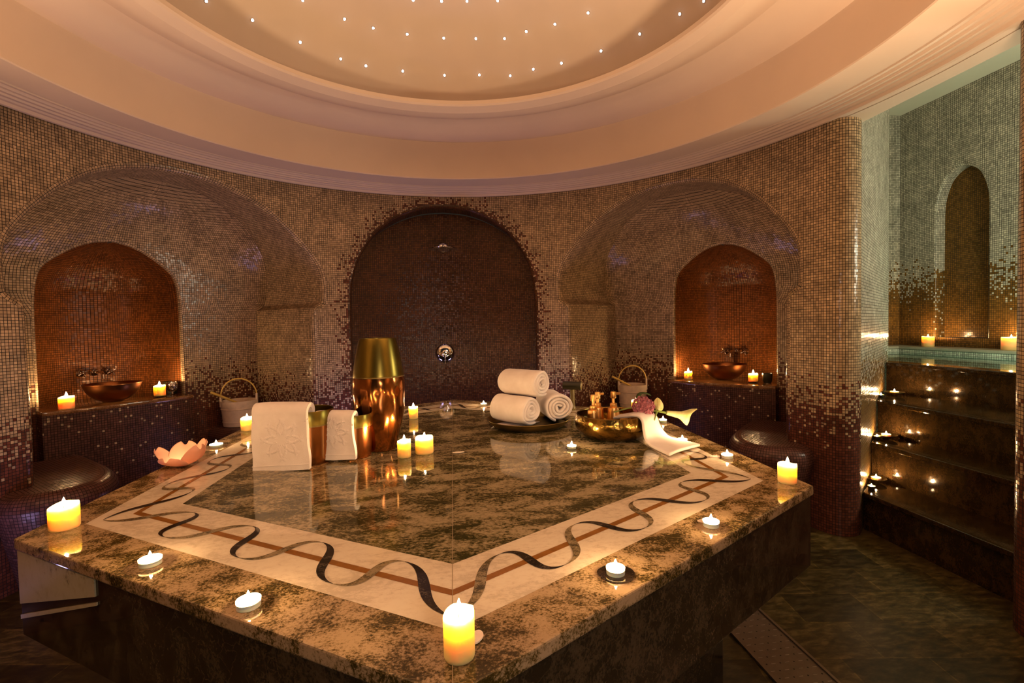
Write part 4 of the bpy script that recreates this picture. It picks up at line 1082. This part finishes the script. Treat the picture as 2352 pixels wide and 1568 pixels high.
# ------------------------------------------------------------------ star lights of the dome
STARS = {'lower': [(-1.416, 0.936, 3.397), (-1.232, 1.144, 3.422), (-0.999, 1.358, 3.415), (-0.761, 1.517, 3.397), (-0.593, 1.593, 3.394), (-0.325, 1.663, 3.402), (-0.003, 1.696, 3.399), (0.273, 1.673, 3.402), (0.515, 1.627, 3.382), (0.688, 1.55, 3.4), (0.889, 1.444, 3.399), (1.142, 1.255, 3.398), (1.348, 1.031, 3.398), (1.516, 0.779, 3.385), (1.595, 0.624, 3.37)], 'middle': [(-0.928, 1.198, 3.603), (-0.693, 1.36, 3.593), (-0.509, 1.443, 3.59), (-0.271, 1.502, 3.593), (-0.001, 1.527, 3.592), (0.242, 1.51, 3.591), (0.457, 1.472, 3.58), (0.613, 1.396, 3.595), (0.809, 1.291, 3.595), (1.015, 1.141, 3.593)], 'top visible': [(-0.209, 1.322, 3.727), (-0.009, 1.325, 3.734), (0.173, 1.311, 3.736), (0.39, 1.276, 3.729)]}
ORD = ['first', 'second', 'third', 'fourth', 'fifth', 'sixth', 'seventh', 'eighth', 'ninth', 'tenth', 'eleventh', 'twelfth', 'thirteenth', 'fourteenth', 'fifteenth']
sbm = lathe([(.0105, 0), (.0115, .002), (.0085, .004)], 16, cap0=True); srim = bpy.data.meshes.new('rim'); sbm.to_mesh(srim); sbm.free(); srim.materials.append(M['chrome'])
sbm = lathe([(.0085, .003), (.006, .006), (.0005, .007)], 12); slen = bpy.data.meshes.new('lens'); sbm.to_mesh(slen); sbm.free(); slen.materials.append(M['star'])
for row, pts in STARS.items():
    for i, p in enumerate(pts):
        q = Vector(p); n = Vector((-q.x / 1.78 ** 2, -q.y / 1.78 ** 2, -(q.z - 3.12) / .92 ** 2)).normalized()
        e = thing('star_light', 'white star light in the %s ring of the dome, %s from the left' % (row, ORD[i]), 'ceiling light', q + n * .001, 0, 'star lights in the dome')
        e.rotation_mode = 'QUATERNION'; e.rotation_quaternion = Vector((0, 0, 1)).rotation_difference(n)
        for nm, me in (('rim', srim), ('lens', slen)):
            o = bpy.data.objects.new(nm, me); COL.objects.link(o); o.parent = e

# ------------------------------------------------------------------ lights on the stairs and by the pool
def dish_light(x, y, z, label, d=.11, rot=0.0):
    t = thing('oil_lamp_dish', label, 'tealight', (x, y, z), rot, 'lamp dishes on the marble steps')
    obj('foot', lathe([(.022, 0), (.024, .002), (.014, .008), (.016, .014)], 20, cap0=True), M['brass_dark'], t)
    obj('dish', lathe(refine([(.015, .012), (d * .3, .016), (d * .46, .026), (d * .5, .032), (d * .46, .031), (d * .28, .021), (.001, .018)], 3), 32), M['brass_dark'], t)
    obj('wax', lathe([(.030, .021), (.030, .034), (.028, .036), (.001, .034)], 24), M['wax_tea'], t)
    flame(t, .035, FLM, 0, 0, .85)
def cup_light(x, y, z, label, d=.045):
    t = thing('tealight', label, 'tealight', (x, y, z), group='small tealights on the marble steps'); r = d / 2
    obj('cup', lathe([(r * .7, 0), (r * .8, .002), (r, .024), (r * .94, .024), (r * .8, .012)], 24, cap0=True), M['dark'], t)
    obj('wax', lathe([(r * .93, .019), (.001, .018)], 24), M['wax_tea'], t); flame(t, .019, TLM)
dish_light(2.925, .775, .255, 'glowing lamp dish on the lowest marble step', .125)
dish_light(3.17, .945, .51, 'glowing lamp dish on the second marble step', .14)
dish_light(3.58, 1.285, .765, 'glowing lamp dish on the third marble step', .14)
cup_light(2.775, .655, .255, 'small tealight at the front edge of the lowest step')
cup_light(3.095, .945, .51, 'small tealight at the front edge of the second step')
cup_light(3.40, 1.225, .765, 'small tealight at the front edge of the third step')
pillar_candle(5.36, 2.63, 1.064, .115, .115, 'ivory pillar candle on the pool coping left of the tall dark niche', fs=1.2)
pillar_candle(5.36, 1.805, 1.064, .145, .125, 'wide ivory pillar candle on the pool coping at the right', fs=1.2)

# ------------------------------------------------------------------ camera and light
cam = bpy.data.cameras.new('camera'); co = bpy.data.objects.new('camera', cam); COL.objects.link(co)
rows = [(.992424, -.121069, -.020899), (.024717, .030119, .999241), (.120347, .992187, -.032883)]
cam.sensor_width = 36; cam.lens = 17.003; cam.clip_start = .02; cam.clip_end = 60
m = Matrix(((rows[0][0], rows[1][0], -rows[2][0], .0147), (rows[0][1], rows[1][1], -rows[2][1], -2.24423), (rows[0][2], rows[1][2], -rows[2][2], 1.40246), (0, 0, 0, 1)))
co.matrix_world = m; SC.camera = co
def lamp(name, kind, loc, aim, energy, col, size=.3, spread=None, spot=None):
    l = bpy.data.lights.new(name, kind); l.energy = energy; l.color = col
    if kind == 'AREA':
        l.shape = 'DISK'; l.size = size
        if spread: l.spread = R(spread)
    else: l.shadow_soft_size = size
    if kind == 'SPOT': l.spot_size = R(spot or 70); l.spot_blend = .8
    o = bpy.data.objects.new(name, l); COL.objects.link(o); o.location = loc
    if aim is not None: o.rotation_euler = (Vector(aim) - Vector(loc)).to_track_quat('-Z', 'Y').to_euler()
    return o
WARM = (1.0, .66, .38)
lamp('fill_up_left', 'AREA', (-1.5, -1.55, 1.0), (-1.2, -1.1, 3.2), 48, WARM, .45, 100)  # added warm fill out of view, aimed up to brighten the ceiling
lamp('fill_up_right', 'AREA', (1.5, -1.55, 1.0), (1.2, -1.1, 3.2), 54, WARM, .45, 100)  # matching added fill on the right, also out of view
lamp('fill_front', 'AREA', (.55, -3.0, 1.5), (.3, .5, .8), 11, (1.0, .76, .60), .45)  # invented frontal fill that brightens the towels; no such source in view
lamp('violet_uplight_left', 'AREA', (-.80, 1.98, .05), (-1.05, 2.4, 1.2), 8.0, (.62, .48, 1.0), .60)
lamp('violet_uplight_right', 'AREA', (.72, 2.0, .05), (.95, 2.45, 1.2), 6.0, (.62, .48, 1.0), .60)
lamp('violet_uplight_side', 'AREA', (-2.2, -.2, .05), (-2.42, .5, 1.3), 7.0, (.62, .48, 1.0), .55)
lamp('pool_lamp', 'POINT', (4.3, -.45, 2.0), None, 115, (1.0, .91, .68), .30)
lamp('underwater_lamp', 'POINT', (4.6, .8, .62), None, 16, (.90, 1.0, .86), .06)
w = bpy.data.worlds.new('world'); SC.world = w; w.use_nodes = True
w.node_tree.nodes['Background'].inputs[0].default_value = (.9, .7, .5, 1); w.node_tree.nodes['Background'].inputs[1].default_value = .02
SC.view_settings.view_transform = 'Standard'; SC.view_settings.look = 'None'; SC.view_settings.exposure = 0; SC.view_settings.gamma = 1; SC.view_settings.use_curve_mapping = False
cy = SC.cycles
cy.max_bounces = 8; cy.diffuse_bounces = 4; cy.glossy_bounces = 4; cy.sample_clamp_indirect = 12; cy.caustics_reflective = False; cy.caustics_refractive = False
cy.use_denoising = True
